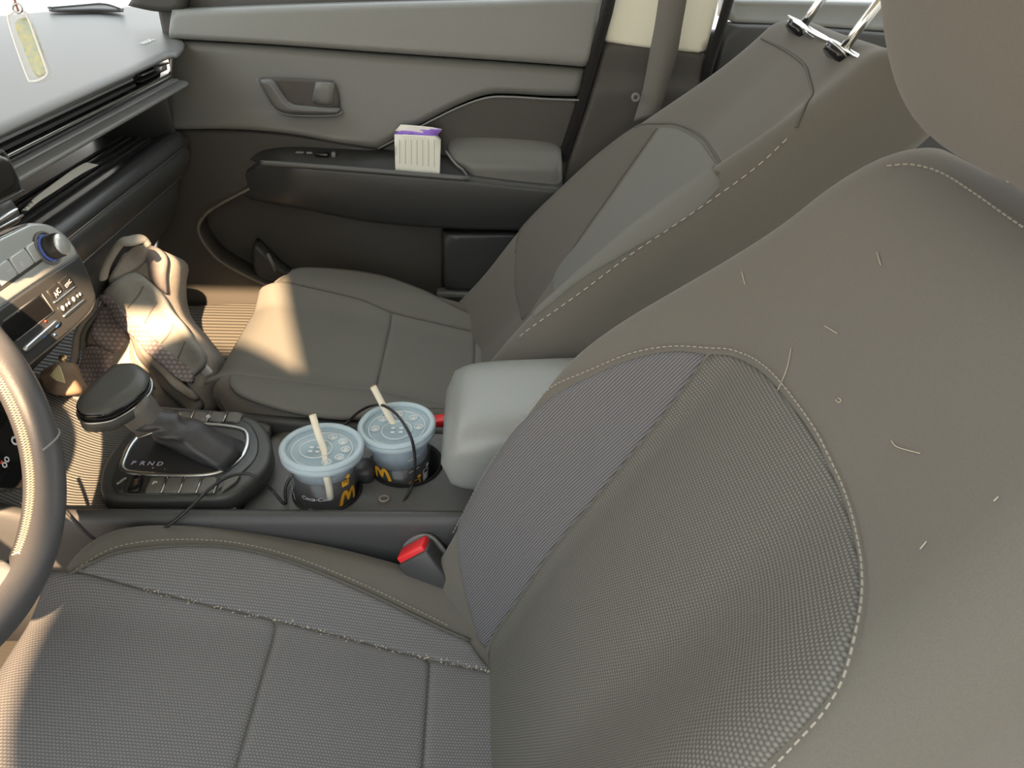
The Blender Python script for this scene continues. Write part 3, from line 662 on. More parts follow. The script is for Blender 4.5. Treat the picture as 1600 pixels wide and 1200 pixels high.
# defroster grille on the far side of the top
DG = plane((0, 0, .790), (1, 0, 0), (0, 1, 0))
sheet('defroster_grille', pxs(DG, [(76, 11), (110, 8), (150, 5), (185, 10), (190, 14), (150, 13), (110, 14), (84, 14)]), DG, mat('grille', (.05, .05, .048), .5), da, r=.004, h=.003, skirt=.003, step=.012)
p_ = [P(u, v, z=.793) for u, v in ((74, 11), (110, 8), (150, 5), (170, 6), (192, 13))]; tube('grille_edge', spline([tuple(q) for q in p_], 6), .003, SAT, da, n=6)
lettering('airbag_mark', 'AIRBAG', .016, bulge(DT, lambda a, b: .012 * (1 - sm(np.abs(a + .85), .0, .33)) + .001), *DT.px(231, 67), mat('embossed_mark', (.75, .78, .76), .6), da, ang=math.pi / 2 + .05, lift=.0)
def sweep(name, prof, y0, y1, m, parent=da, n=14, end=.02, smooth=True):
    """closed (x,z) profile swept along y, its far end rounded"""
    pf = np.array(prof, float); c = pf.mean(0); rings = []
    ys = np.r_[np.linspace(y0, y1 - end, n), y1 - end + end * np.sin(np.linspace(.2, math.pi / 2, 6))]
    for y in ys:
        t = max(0, (y - (y1 - end)) / end); s = math.sqrt(max(0, 1 - t * t)) * .35 + .65
        q = c + (pf - c) * s; rings.append([(x, y, z) for x, z in q])
    return loft(name, rings, m, parent, smooth)
sweep('dash_core', [(-1.1, .765), (-.60, .762), (-.585, .75), (-.585, .72), (-.72, .70), (-.735, .62), (-1.1, .60)], -.72, .67, PLB, smooth=False)
# slats of the long vent: x, z, thickness, depth, material
SL = mat('vent_slat', (.30, .31, .32), .32)
for x, z, h, m_ in ((-.548, .7565, .0035, SL), (-.556, .750, .003, SAT), (-.560, .743, .0055, SL), (-.564, .7355, .0045, SL), (-.562, .727, .005, PLB), (-.558, .7195, .0045, CHR), (-.560, .712, .004, PLB), (-.552, .7075, .0035, SL)):
    y1 = .655 if z > .745 or z < .722 else .50
    box('vent_slat' if m_ is not CHR else 'chrome_strip', (x - .012, (y1 - .62) / 2, z), (.030, y1 + .62, h), m_, da, bev=.0012)
# outlet at the far end, the shade inside it a solid black block
box('outlet_recess', (-.590, .58, .733), (.02, .16, .030), DRK, da, bev=.003)
box('outlet_vane', (-.572, .60, .7345), (.020, .12, .003), SAT, da, bev=.001)
box('outlet_tab', P(250, 105, y=.575), (.016, .026, .010), SAT, da, bev=.003)
for z in (.743, .724): box('outlet_vane', (-.576, .60, z), (.018, .12, .0025), PLB, da, bev=.001)
sweep('lower_lip', [(-.575, .7055), (-.545, .7055), (-.536, .7035), (-.532, .7000), (-.535, .6965), (-.545, .6955), (-.60, .697), (-.60, .7055)], -.6, .668, PLS)
# shelf floor with ribs, and its end wall
box('shelf_floor', (-.655, .02, .595), (.17, 1.28, .012), PLB, da, bev=.003)
for k in range(6): box('shelf_rib', (-.590 - .017 * k, .05, .6025), (.006, 1.2, .004), PLB, da, bev=.0015)
box('shelf_end', (-.66, .672, .65), (.16, .02, .11), PLB, da, bev=.004)
box('shelf_lamp', P(216, 190, x=-.70), (.012, .014, .05), PLW, da, bev=.004)
sweep('lower_roll', [(-.60, .608), (-.578, .612), (-.566, .608), (-.558, .598), (-.556, .592), (-.562, .5895), (-.60, .588)], -.4, .672, mat('roll_plastic', (.045, .048, .05), .3), end=.03)
sweep('glovebox_door', [(-.60, .586), (-.561, .5868), (-.557, .578), (-.560, .56), (-.572, .537), (-.580, .5295), (-.60, .528)], -.3, .67, PLB, end=.03)
sweep('lower_panel', [(-.62, .526), (-.584, .5265), (-.582, .518), (-.590, .49), (-.615, .44), (-.66, .385), (-.72, .35), (-.80, .36), (-.75, .50)], -.3, .665, PLB, end=.05)
tube('edge_line', [(-.5595, -.1, .5882), (-.5595, .655, .5882)], .0012, PLS, da, n=6)
tube('edge_line', [(-.5815, -.1, .5282), (-.5815, .655, .5282)], .0014, PLS, da, n=6)
gh = [P(u, v, x=-.60) for u, v in ((157, 376), (163, 364), (178, 358), (184, 366), (177, 384), (164, 396))]
GH = plane((-.592, 0, 0), (0, 1, 0), (0, 0, 1))
sheet('glovebox_handle', pxs(GH, [(158, 378), (166, 363), (180, 357), (186, 366), (178, 386), (165, 398)]), GH, DRK, da, r=.004, h=.004, rise=.003, skirt=.01, step=.006)
# firewall & footwell
fw = box('wall_front', (-1.16, 0, .42), (.08, 1.44, .7), CARP, bev=.01); fw['kind'] = 'structure'
fm = thing('floor_mat', 'ribbed floor mat lit by the sun in the far footwell', 'mat', (-.68, .42, .14))
FMS = lambda a, b: (np.stack([a, b, .214 + .20 * np.clip(-.62 - a, 0, 1) + .02 * sm(b, .45, .68)], -1), np.broadcast_to(np.array([0, 0, 1.]), np.shape(a) + (3,)))
sheet('mat_surface', spline([(-.40, .17), (-.40, .66), (-.70, .665), (-.98, .64), (-.98, .18)], 6, True), FMS, MAT_, fm, r=.008, h=.006, skirt=.05, step=.02)

# paper on the shelf
SP = plane(P(95, 293, z=.618), (0, 1, 0), (-.75, 0, .66))
pa = sheet('paper_sheet', pxs(SP, [(33, 330, 'c'), (62, 302), (132, 256, 'c'), (154, 258, 'c'), (110, 285), (64, 312), (40, 333, 'c')]), bulge(SP, lambda a, b: .003 + .004 * np.sin(a * 30)), PAPER, None, r=.001, h=.0005, skirt=.0015, step=.012)
tag(pa, 'pale folded paper lying on the dark dashboard shelf', 'paper')

# ------------------------------------------------------------------ screen and climate stack
sc_ = thing('display_screen', 'black display screen cut off by the left edge above the climate panel', 'screen', P(5, 300, x=-.47))
SCP = plane(P(10, 300, x=-.485), (0, 1, 0), (-.28, 0, .96))
sheet('screen_glass', pxs(SCP, [(-2, 240, 'c'), (5, 246), (28, 294), (26, 299), (-40, 332), (-120, 372, 'c'), (-140, 300, 'c')]), SCP, GLB, sc_, r=.003, h=.003, rise=.006, skirt=.012, step=.01)
p_ = on(bulge(SCP, lambda a, b: .002 + 0 * a), pxs(SCP, [(-3, 237), (7, 246), (30, 295), (28, 301), (-40, 335)], 6, False))[0]
tube('screen_bezel', p_, .0022, PLB, sc_, n=8)
SB = plane(P(15, 340, x=-.492), (0, 1, 0), (-.28, 0, .96))
sheet('screen_base', pxs(SB, [(-60, 350, 'c'), (-40, 338), (22, 308, 'c'), (40, 344, 'c'), (-40, 385, 'c')]), SB, PLB, sc_, r=.004, h=.004, rise=.0, skirt=.03, step=.01)
sheet('silver_key', pxs(SB, [(-12, 346), (20, 326), (26, 327), (22, 333), (-8, 351)]), SB, SAT, sc_, r=.002, h=.002, rise=.004, skirt=.003, step=.005)
p_ = on(bulge(SB, lambda a, b: .002 + 0 * a), pxs(SB, [(-12, 361), (33, 337)], 4, False))[0]; tube('key_line', p_, .0012, SAT, sc_, n=6)

st = thing('climate_panel', 'grey climate control panel with round knob, small display and silver keys', 'control panel', (-.53, .03, .42))
CP = plane((-.53, 0, .58), (0, 1, 0), (-.30, 0, .954))
# lateral axis follows the panel, which is turned a little towards the near seat
q0, q1 = CP.px(0, 480), CP.px(120, 400)
out = [(-160, 470, 'c'), (-60, 400), (0, 369), (45, 347, 'c'), (68, 348), (90, 356), (110, 375), (130, 410), (146, 448), (150, 464), (144, 484), (124, 506), (95, 532), (48, 570), (0, 610), (-90, 680, 'c')]
sheet('panel_frame', pxs(CP, [(u + (2 if u > 40 else 0), v) + tuple(r) for u, v, *r in out]), CP, SAT, st, r=.003, h=.003, rise=-.001, skirt=.05, step=.01)
upz = [(-160, 472, 'c'), (-60, 402), (0, 372), (45, 350, 'c'), (67, 351), (88, 359), (107, 377), (121, 397, 'c'), (60, 437), (0, 478), (-110, 553, 'c')]
sheet('upper_face', pxs(CP, upz), CP, mat('panel_silver', (.62, .66, .66), .36, .5), st, r=.003, h=.002, rise=.0025, skirt=.003, step=.008)
loz = [(-110, 556, 'c'), (0, 481), (60, 440), (122, 400, 'c'), (135, 428), (144, 450), (147, 465), (141, 483), (122, 504), (93, 529), (46, 567), (0, 607), (-90, 674, 'c')]
sheet('lower_face', pxs(CP, loz), CP, mat('panel_dark', (.045, .047, .048), .35), st, r=.003, h=.002, rise=.0025, skirt=.003, step=.008)
def pad(name, pts, m, rise=.004, r=.0012, h=.001, step=.004):
    return sheet(name, pxs(CP, [p if len(p) > 2 else p + ('c',) for p in pts], 4), CP, m, st, r=r, h=h, rise=rise, skirt=.002, step=step)
KEY = mat('key_silver', (.70, .74, .74), .35, .4)
rowa = lambda t: (-40 + 112 * t + 0, 434 - 62 * t); rowb = lambda t: (-18 + 100 * t, 466 - 66 * t)
pad('key_row_base', [(-60, 452), (0, 411), (48, 379), (60, 374), (80, 400), (72, 404), (0, 455), (-50, 490)], mat('key_gap', (.06, .06, .06), .5), rise=.0030)
for a in range(4):
    tx = [(-43 + 26 * a, 440 - 17.4 * a), (-19 + 26 * a, 423.5 - 17.4 * a), (-2 + 26 * a, 448 - 18 * a), (-27 + 26 * a, 466 - 18 * a)]
    pad('panel_key', tx, KEY, rise=.0045)
KP = bulge(CP, lambda a, b: .0046 + 0 * a)
def pt(u, v): return CP.px(u, v)
lettering('key_mark', '^', .010, KP, *pt(44, 401), WHT, st, ang=.1)
lettering('key_mark', 'o', .012, KP, *pt(27, 413), WHT, st, ang=.1)
lettering('key_mark', '>>', .008, KP, *pt(9, 425), WHT, st, ang=.1)
kc = on(CP, np.array([pt(70, 389)]))[0][0]; KM = np.array([CP.ea, CP.eb, CP.n])
lathe('knob_ring', [(.0215, .002), (.0215, .005), (.0185, .006), (.0185, .002)], kc, PLS, st, 36, KM)
lathe('knob_glow', [(.0165, .003), (.0165, .007), (.014, .008), (.014, .003)], kc, mat('blue_glow', (.15, .25, .9), .4), st, 36, KM)
lathe('volume_knob', [(.0001, .003), (.0152, .003), (.0155, .012), (.0150, .021), (.0140, .0235), (.0132, .024)], kc, mat('knob_side', (.06, .06, .06), .3), st, 36, KM)
lathe('knob_cap', [(.0001, .0225), (.0136, .0225), (.0136, .0245), (.012, .0256), (.0001, .0256)], kc, mat('knob_cap_silver', (.80, .83, .83), .25, .6), st, 36, KM)
lettering('panel_mark', 'SEL', .006, bulge(CP, lambda a, b: .0028 + 0 * a), *pt(76, 412), WHT, st, ang=.1)
DK = mat('key_dark', (.035, .035, .034), .35)
pad('climate_display', [(0, 504), (60, 462), (80, 488), (22, 532), (-30, 566)], GLB, rise=.0032)
for q_, wd in (((0, 503, 61, 460), .0008), ((61, 460, 80, 487), .0008), ((22, 533, 80, 488), .0007)):
    pp_ = on(bulge(CP, lambda a, b: .0034 + 0 * a), np.array([pt(q_[0], q_[1]), pt(q_[2], q_[3])]))[0]; tube('display_edge', pp_, wd, PLS, st, n=6)
pad('climate_key', [(69, 455), (85, 442), (95, 455), (79, 469)], DK, rise=.0040)
pad('climate_key', [(87, 441), (103, 429), (114, 446), (97, 454)], DK, rise=.0040)
pad('silver_bar', [(80, 473), (114, 446), (116, 449), (82, 476)], SAT, rise=.0045)
pad('climate_key', [(86, 481), (100, 469), (109, 480), (94, 492)], DK, rise=.0036)
pad('climate_key', [(102, 467), (116, 456), (126, 468), (111, 479)], DK, rise=.0036)
pad('silver_bar', [(95, 494), (128, 467), (131, 470), (98, 498)], SAT, rise=.0045)
pad('temperature_key', [(30, 545), (82, 500), (90, 506), (36, 553)], SAT, rise=.0065, r=.0025, h=.002)
pad('blue_edge', [(57, 530), (66, 523), (67, 526), (58, 533)], BLU, rise=.0068); pad('blue_edge', [(79, 512), (86, 506), (87, 509), (80, 515)], BLU, rise=.0068)
KD = bulge(CP, lambda a, b: .0046 + 0 * a)
lettering('key_mark', 'A/C', .0090, KD, *pt(84, 459), WHT, st, ang=.12); lettering('key_mark', 'SYNC', .0062, KD, *pt(101, 445), WHT, st, ang=.12)
for (u, v) in ((97, 480), (114, 466)):
    for du, dv, s_ in ((-4, 3, .0042), (2, -2, .0026), (6, -5, .0028)):
        cc = on(KD, np.array([pt(u + du, v + dv)]))[0][0]; lathe('key_mark', [(.0001, .0), (s_ * .8, 0), (s_ * .8, .0006), (.0001, .0006)], cc, WHT, st, 12, KM)
for (u, v, m_) in ((67.5, 503, REDP), (82, 524, BLU)):
    cc = on(CP, np.array([pt(u, v)]))[0][0] + CP.n * .003; lathe('temperature_mark', [(.0001, .0), (.0022, 0), (.0001, .0016)], cc, m_, st, 4, KM)

# ------------------------------------------------------------------ centre console
co = thing('center_console', 'dark grey centre console with shifter plate, cup holders and padded armrest lid', 'console', (-.2, 0, .13))
CW = .122
def rail(y, s, ztop, name, z1):
    xs = np.linspace(-.66, .06, 30); rings = []
    for x in xs:
        zt = ztop + z1 * (x + .45) + .05 * sm(np.array(-x), .52, .66)
        yo = y
        prof = [(yo, .14), (yo - s * .004, zt - .10), (yo - s * .002, zt - .035), (yo, zt - .012), (yo + s * .004, zt - .003), (yo + s * .011, zt), (yo + s * .018, zt - .003), (yo + s * .020, zt - .010), (yo + s * .021, zt - .06), (yo + s * .021, .14)]
        rings.append([(x, yy, zz) for yy, zz in prof])
    return loft(name, rings, PLW, co)
rail(-.128, 1, .368, 'side_rail', .0); rail(.125, -1, .354, 'side_rail', -.075)
tray_z = .322
TS = lambda a, b: (np.stack([a, b, tray_z + .0 * a], -1), np.broadcast_to(np.array([0, 0, 1.]), np.shape(a) + (3,)))
CTZ = plane((0, 0, tray_z), (1, 0, 0), (0, 1, 0))
cupL, cupR = P(503, 700, z=.395)[:2], P(620, 666, z=.388)[:2]
circ = lambda c, r, n=40: np.array([(c[0] + r * math.cos(2 * math.pi * k / n), c[1] + r * math.sin(2 * math.pi * k / n)) for k in range(n)])
wl_, wr_ = circ(cupL, .0435), circ(cupR + (.010, .0), .050)
sheet('cup_holder_tray', np.array([(-.30, -.107), (.02, -.107), (.02, .104), (-.30, .104)]), CTZ, mat('holder_plastic', (.11, .112, .11), .5, noise=300, c2=(.16, .16, .155), bump=.1), co, r=.004, h=.003, skirt=.004, step=.012, holes=(wl_, wr_))
for c, r in ((cupL, .0435), (cupR + (.010, 0), .050)):
    cc = np.array([c[0], c[1], 0]); lathe('cup_well', [(r, tray_z - .002), (r + .003, tray_z + .002), (r + .001, tray_z + .004), (r - .003, tray_z), (r - .005, .226), (.0001, .224), (.0001, .222), (r, .222)], cc, DRK, co, 40)
box('holder_bridge', (*((cupL + cupR) / 2 + (.0, .0)), .333), (.030, .036, .024), PLB, co, bev=.008)
lathe('holder_mark', [(.0055, .0), (.0075, .0008), (.0055, .0016)], np.array([*P(600, 779, z=.326)[:2], .3255]), mat('mark_tan', (.5, .42, .36), .6), co, 20)
# ribbed front tray
FT = lambda a, b: (np.stack([a, b, .340 + .085 * sm(-a, .50, .66)], -1), np.broadcast_to(np.array([0, 0, 1.]), np.shape(a) + (3,)))
sheet('ribbed_tray', np.array([(-.66, -.106), (-.30, -.106), (-.30, .103), (-.66, .103)]), FT, RUB, co, r=.003, h=.002, skirt=.02, step=.014)
# shifter plate
SHZ = plane((0, 0, .352), (1, 0, 0), (0, 1, 0))
plate = [(161, 776), (160, 755), (168, 726), (195, 690), (232, 660), (258, 650), (320, 651), (375, 655), (405, 664), (422, 685), (427, 712), (415, 742), (385, 768), (350, 786), (270, 789), (180, 788)]
sheet('shifter_plate', pxs(SHZ, plate), SHZ, mat('plate_plastic', (.065, .068, .066), .42), co, r=.008, h=.007, rise=.010, skirt=.02, step=.01)
inner = [(178, 770), (180, 752), (190, 724), (215, 690), (245, 664), (270, 656), (330, 658), (375, 664), (396, 676), (406, 700), (402, 725), (380, 750), (345, 776), (300, 782), (200, 783)]
sheet('plate_panel', pxs(SHZ, inner), SHZ, mat('plate_dark', (.045, .046, .045), .3), co, r=.003, h=.002, rise=.0125, skirt=.003, step=.01)
ring_px = [(196, 745), (200, 724), (212, 702), (235, 680), (265, 671), (310, 674), (352, 677), (383, 684), (389, 700), (382, 722), (362, 741), (335, 752), (290, 755), (220, 752)]
p_ = on(SHZ, pxs(SHZ, ring_px), .0135)[0]; tube('chrome_ring', p_, .0036, SAT, co, n=10, closed=True, flat=(1.0, .6))
sheet('ring_floor', pxs(SHZ, ring_px), SHZ, mat('boot_floor', (.05, .05, .05), .4), co, r=.003, h=.001, rise=.0130, skirt=.002, step=.01)
def plate_key(pts, m, rise=.0155): return sheet('plate_key', pxs(SHZ, [p + ('c',) for p in pts], 3), SHZ, m, co, r=.0015, h=.0012, rise=rise, skirt=.003, step=.006)
for k in range(4):
    x0 = 234 + 27 * k; w_ = 23; plate_key([(x0 + 6, 759), (x0 + 6 + w_, 759), (x0 + w_ - 3, 783), (x0 - 3, 783)], BTN)
    if k < 4:
        a, b = (x0 + 31, 759), (x0 + 22, 784); pp_ = on(SHZ, pxs(SHZ, [a, b], 2, False), .0150)[0]; tube('key_divider', pp_, .0014, SAT, co, n=6)
    x0 = 277 + 26 * k; plate_key([(x0 + 6, 656), (x0 + 28, 657.5), (x0 + 21, 673), (x0 - 1, 671)], BTN)
    if k:
        a, b = (x0 + 4, 656), (x0 - 4, 672); pp_ = on(SHZ, pxs(SHZ, [a, b], 2, False), .0150)[0]; tube('key_divider', pp_, .0012, SAT, co, n=6)
plate_key([(355, 759), (380, 752), (372, 766), (348, 782)], BTN)
plate_key([(214, 758), (229, 758), (222, 783), (204, 783)], GLB, .018)
plate_key([(186, 765), (203, 758), (196, 782), (184, 780)], DK, .0145)
KS = bulge(SHZ, lambda a, b: .0158 + 0 * a)
for s_, (u, v), z_ in (('P', (213, 737), .011), ('R', (227, 737.5), .011), ('N', (240, 738), .011), ('D', (254, 738.5), .011), ('+', (243, 745), .006), ('-', (262, 746), .007)):
    lettering('gear_letter', s_, z_, bulge(SHZ, lambda a, b: .0142 + 0 * a), *SHZ.px(u, v), mat('letter_lilac', (.75, .72, .92), .5), co)
lettering('key_mark', 'P', .009, KS, *SHZ.px(246, 770), WHT, co, sx=1.3); lettering('key_mark', 'AUTO', .005, bulge(SHZ, lambda a, b: .0150 + 0 * a), *SHZ.px(195, 766), WHT, co, ang=1.1)
lettering('key_mark', 'P)', .008, KS, *SHZ.px(329, 665), WHT, co); lettering('key_mark', '8', .008, KS, *SHZ.px(284, 663), WHT, co)
# gear lever : boot, stem, knob
base_c = P(285, 722, z=.366); stem_lo = P(228, 655, y=-.01); stem_hi = P(198, 622, y=-.012)
bc = [P(u, v, z=.367) for u, v in ((262, 700), (240, 690), (262, 676), (310, 677), (352, 682), (382, 690), (380, 712), (352, 738), (318, 728), (296, 716))]
B0 = resample(np.array(bc), .01); B0 = resample(B0, np.linalg.norm(np.diff(np.vstack([B0, B0[:1]]), axis=0), axis=1).sum() / 48)[:48]
ax = stem_hi - stem_lo; ax /= np.linalg.norm(ax); s1 = np.cross(ax, (0, 1, 0)); s1 /= np.linalg.norm(s1); s2 = np.cross(ax, s1)
cen0 = B0.mean(0); rings = []
ang0 = np.array([math.atan2((q - cen0) @ np.array([0, 1, 0]), (q - cen0) @ np.array([1, 0, 0])) for q in B0])
topr = np.array([stem_lo + .019 * math.cos(a) * np.array([.8, 0, .5]) + .021 * math.sin(a) * np.array([0, 1, 0]) for a in ang0])
for t in np.linspace(0, 1, 26):
    k = t ** .62
    q = B0 * (1 - k) + topr * k
    fold = .0045 * math.sin(t * 15.5) * math.sin(math.pi * min(1, t * 1.15)) * np.cos(ang0 * 2 + 1.2 + 2 * t)[:, None]
    rad = q - q.mean(0); q = q + rad / (np.linalg.norm(rad, axis=1)[:, None] + 1e-9) * fold + np.array([0, 0, .006 * math.sin(math.pi * t)])
    rings.append(q)
gl_ = 'gear_lever'
glv = thing('gear_lever', 'gear lever with wedge shaped dark knob and wrinkled black leather boot', 'gear lever', cen0)
loft('leather_boot', rings, LEA, glv)
stitch = np.array([rings[i][min(44, 6)] for i in range(3, 24)])
nn_ = np.tile(np.array([0, -.5, .8]), (len(stitch), 1)); stitches('stitching', stitch + (0, -.0012, .0015), nn_, THR, glv, l=.003, gap=.0015, wd=.0007)
rings = []
for t, sc in ((-.012, .90), (0, .96), (.010, 1.0), (.020, 1.03), (.030, 1.05)):
    rings.append([stem_lo + ax * t + sc * (.021 * math.copysign(abs(math.cos(a)) ** .6, math.cos(a)) * s1 + .019 * math.copysign(abs(math.sin(a)) ** .6, math.sin(a)) * s2) for a in np.linspace(0, 2 * math.pi, 32, endpoint=False)])
loft('lever_stem', rings, mat('stem_grey', (.13, .125, .115), .45), glv)
p_ = np.array(rings[0]); tube('stem_trim', np.vstack([p_]), .0016, SAT, glv, n=6, closed=True)
KN = plane(P(175, 605, y=-.012), (1, 0, -.08), (0, 1, .10))
kn = [(117, 636), (119, 622), (135, 605), (158, 583), (176, 567, 'c'), (200, 565), (214, 566), (228, 575), (234, 585), (231, 600), (216, 616), (190, 634), (165, 645), (130, 647)]
def kshape(k): return [((u - 180) * k + 180, (v - 605) * k + 605) + tuple(r) for u, v, *r in kn]
ko = pxs(KN, kn)
sheet('knob_base', ko, bulge(KN, lambda a, b: -.012 + 0 * a), mat('knob_grey', (.10, .105, .10), .4), glv, r=.012, h=.005, rise=.0, skirt=.012, step=.006)
sheet('knob_band', ko * .985 + .015 * ko.mean(0), bulge(KN, lambda a, b: -.002 + 0 * a), GLB, glv, r=.004, h=.003, rise=.0, skirt=.010, step=.006)
sheet('knob_top', ko * .965 + .035 * ko.mean(0), bulge(KN, lambda a, b: .005 + 0 * a), mat('knob_top_grey', (.085, .092, .09), .38), glv, r=.016, h=.009, rise=.0, skirt=.002, step=.006)
p_ = on(bulge(KN, lambda a, b: -.014 + 0 * a), ko)[0]; tube('knob_trim', p_, .0014, SAT, glv, n=6, closed=True)

# armrest lid
ar = np.array([.115, .010, .418])
rings = []
for t in np.linspace(-1, 1, 26):
    kk = max((1 - abs(t) ** 6) ** (1 / 3), .05) if abs(t) < 1 else .05
    rings.append([ar + (t * .155, math.copysign(abs(math.cos(a)) ** .45, math.cos(a)) * .098 * (.82 + .18 * kk), math.copysign(abs(math.sin(a)) ** .5, math.sin(a)) * .055 * kk + .01 * t) for a in np.linspace(0, 2 * math.pi, 48, endpoint=False)])
loft('armrest_lid', rings, mat('armrest_vinyl', (.24, .255, .25), .34, noise=500, c2=(.28, .295, .29), bump=.1), co)
box('console_box', (.14, 0, .26), (.24, .20, .22), PLW, co, bev=.01)

# dark panel with lit marks below the climate stack, near side
lp = thing('switch_panel', 'dark switch panel with small lit symbols seen through the steering wheel', 'panel', P(10, 700, x=-.55))
LPS = plane(P(10, 690, x=-.55), (0, 1, 0), (-.35, 0, .93))
sheet('panel_face', pxs(LPS, [(-60, 560, 'c'), (20, 575, 'c'), (45, 640), (45, 760, 'c'), (-60, 770, 'c')]), LPS, GLB, lp, r=.003, h=.003, skirt=.02, step=.02)
for s_, (u, v), m_, z_ in (('o', (20, 688), WHT, .022), ('oo', (6, 722), WHT, .014), ('-', (-1, 722), REDP, .016)):
    lettering('lit_symbol', s_, z_, bulge(LPS, lambda a, b: .001 + 0 * a), *LPS.px(u, v), m_, lp, ang=.3)

# ------------------------------------------------------------------ windscreen, far pillar foot
ws = struct('window_1', (-1.2, 0, .8))
mk('windscreen_glass', [(-1.23, -.7, .80), (-1.23, .72, .80), (-.86, .60, 1.29), (-.86, -.60, 1.29), (-1.236, -.7, .80), (-1.236, .72, .80), (-.866, .60, 1.29), (-.866, -.60, 1.29)],
   [(3, 2, 1, 0), (4, 5, 6, 7), (0, 1, 5, 4), (1, 2, 6, 5), (2, 3, 7, 6), (3, 0, 4, 7)], GLASS, ws, smooth=False)
ap = struct('trim_2', (-.7, .72, .8))
AP = plane((0, .73, 0), (1, 0, 0), (0, 0, 1))
sheet('pillar_foot', pxs(AP, [(196, 10, 'c'), (222, -30), (262, -60, 'c'), (300, -60, 'c'), (286, 0), (284, 20, 'c'), (240, 19)]), AP, PLDK, ap, r=.012, h=.010, skirt=.03, step=.014)
tube('pillar_post', [(-1.22, -.70, .78), (-.84, -.62, 1.29)], .03, PLDK, ap, n=12)

# ------------------------------------------------------------------ steering wheel
sw = thing('steering_wheel', 'leather steering wheel with pale zigzag stitching, cut off by the left edge', 'steering wheel', (-.465, -.3374, .6362))
wc = np.array([-.465, -.3374, .6362]); wt = .411; WR, Wr = .1773, .0178
WU = np.array([-math.sin(wt), 0, math.cos(wt)]); WN = np.array([math.cos(wt), 0, math.sin(wt)]); WY = np.array([0, 1., 0])
def wp(th, ph, r=Wr):
    e = math.cos(th) * WY + math.sin(th) * WU
    return wc + e * WR + r * (math.cos(ph) * e + math.sin(ph) * WN)
n1, n2 = 120, 20
V = [wp(2 * math.pi * i / n1, 2 * math.pi * k / n2) for i in range(n1) for k in range(n2)]
Fc = [(i * n2 + k, i * n2 + (k + 1) % n2, ((i + 1) % n1) * n2 + (k + 1) % n2, ((i + 1) % n1) * n2 + k) for i in range(n1) for k in range(n2)]
mk('wheel_rim', V, Fc, WLEA, sw)
for dphi in (0, 1):
    zz = []
    for k in range(74):
        th = -1.36 + k * .0165
        zz.append(wp(th, 2.80 + (.42 if (k + dphi) % 2 else 0), Wr + .0006))
    tube('zigzag_stitching', np.array(zz), .0009, THL, sw, n=5)
for th in (-.66,):
    tube('rim_seam', np.array([wp(th + .10 * (k / 24 - .5) * -1.6, .1 + 2.2 * k / 24, Wr + .0002) for k in range(25)]), .0012, mat('seam_grey', (.25, .26, .28), .6), sw, n=6)
WP = plane(wc, WY, WU); 
sp = [WP.px(u, v) for u, v in ((-60, 862), (-10, 868), (14, 876), (34, 892), (40, 915), (30, 945), (6, 975), (-60, 1010), (-120, 940))]; sp = [tuple(q) for q in sp]
sheet('wheel_spoke', spline(sp, 8, True), bulge(WP, lambda a, b: .004 + 0 * a), mat('spoke_silver', (.5, .5, .5), .3, .4), sw, r=.012, h=.010, skirt=.012, step=.01)
hubo = [(.075 * math.cos(a) , .070 * math.sin(a)) for a in np.linspace(0, 2 * math.pi, 40, endpoint=False)]
sheet('wheel_hub', hubo, bulge(WP, lambda a, b: .016 + 0 * a), WLEA, sw, r=.03, h=.02, skirt=.03, step=.014)
tube('steering_column', [wc - WN * .03, wc - WN * .30], .045, PLB, sw, n=20)

# ------------------------------------------------------------------ backpack
bk = thing('backpack', 'worn grey backpack with mesh straps slumped in the far footwell', 'backpack', P(215, 620, y=.30) + (0, 0, -.05))
BK = plane(P(210, 520, y=.30), (1, 0, .0), (0, .55, .83))
bd = [(150, 418), (165, 396), (190, 385), (225, 383), (246, 388), (256, 402), (255, 432), (250, 462), (268, 498), (300, 535), (320, 568), (318, 650, 'c'), (130, 668, 'c'), (108, 610), (104, 570), (122, 515), (148, 468)]
fold = lambda k: (lambda a, b: k + .006 * np.sin(a * 70 + b * 40) + .005 * np.sin(b * 95 - a * 30))
sheet('bag_body', pxs(BK, bd), bulge(BK, fold(0)), BAG, bk, r=.045, h=.045, skirt=.06, step=.010)
def strap(name, pts, m, lift, r=.010, h=.009, k=0): return sheet(name, pxs(BK, pts), bulge(BK, fold(lift)), m, bk, r=r, h=h, skirt=.012, step=.007)
strap('side_panel', [(222, 386), (240, 384), (255, 398), (258, 425), (252, 458, 'c'), (238, 445), (226, 425), (222, 405)], mat('bag_side', (.30, .265, .255), .9, noise=160, c2=(.40, .36, .35)), .006, r=.02, h=.016)
strap('top_panel', [(172, 440), (188, 408), (205, 390), (222, 385), (236, 386), (228, 402), (205, 425), (182, 446, 'c')], BAG, .012)
HL = [(161, 434), (166, 415), (178, 394), (191, 378), (203, 377), (214, 381), (224, 392)]
hp_ = spline([tuple(P(u, v, y=.275) + (0, .02 * (i > 4), 0)) for i, (u, v) in enumerate(HL)], 8)
tube('handle_loop', hp_, .0135, BAGL, bk, n=12, flat=(.85, .42))
for off in (-.0045, .0045):
    stitches('stitching', hp_ + (off, -.0062, .002), np.tile([0, -1., .3], (len(hp_), 1)), BAGD, bk, l=.003, gap=.0015, wd=.0007)
strap('shoulder_strap', [(166, 464), (188, 444), (208, 427), (226, 432), (250, 455), (278, 492), (304, 526), (323, 552), (320, 572, 'c'), (300, 592, 'c'), (262, 556), (220, 524), (184, 488)], BAGL, .022, r=.012, h=.011)
strap('strap_mesh', [(163, 466, 'c'), (176, 463), (200, 484), (240, 520), (280, 556), (304, 580), (308, 600, 'c'), (284, 590), (240, 550), (196, 508)], BAGM, .025, r=.004, h=.004)
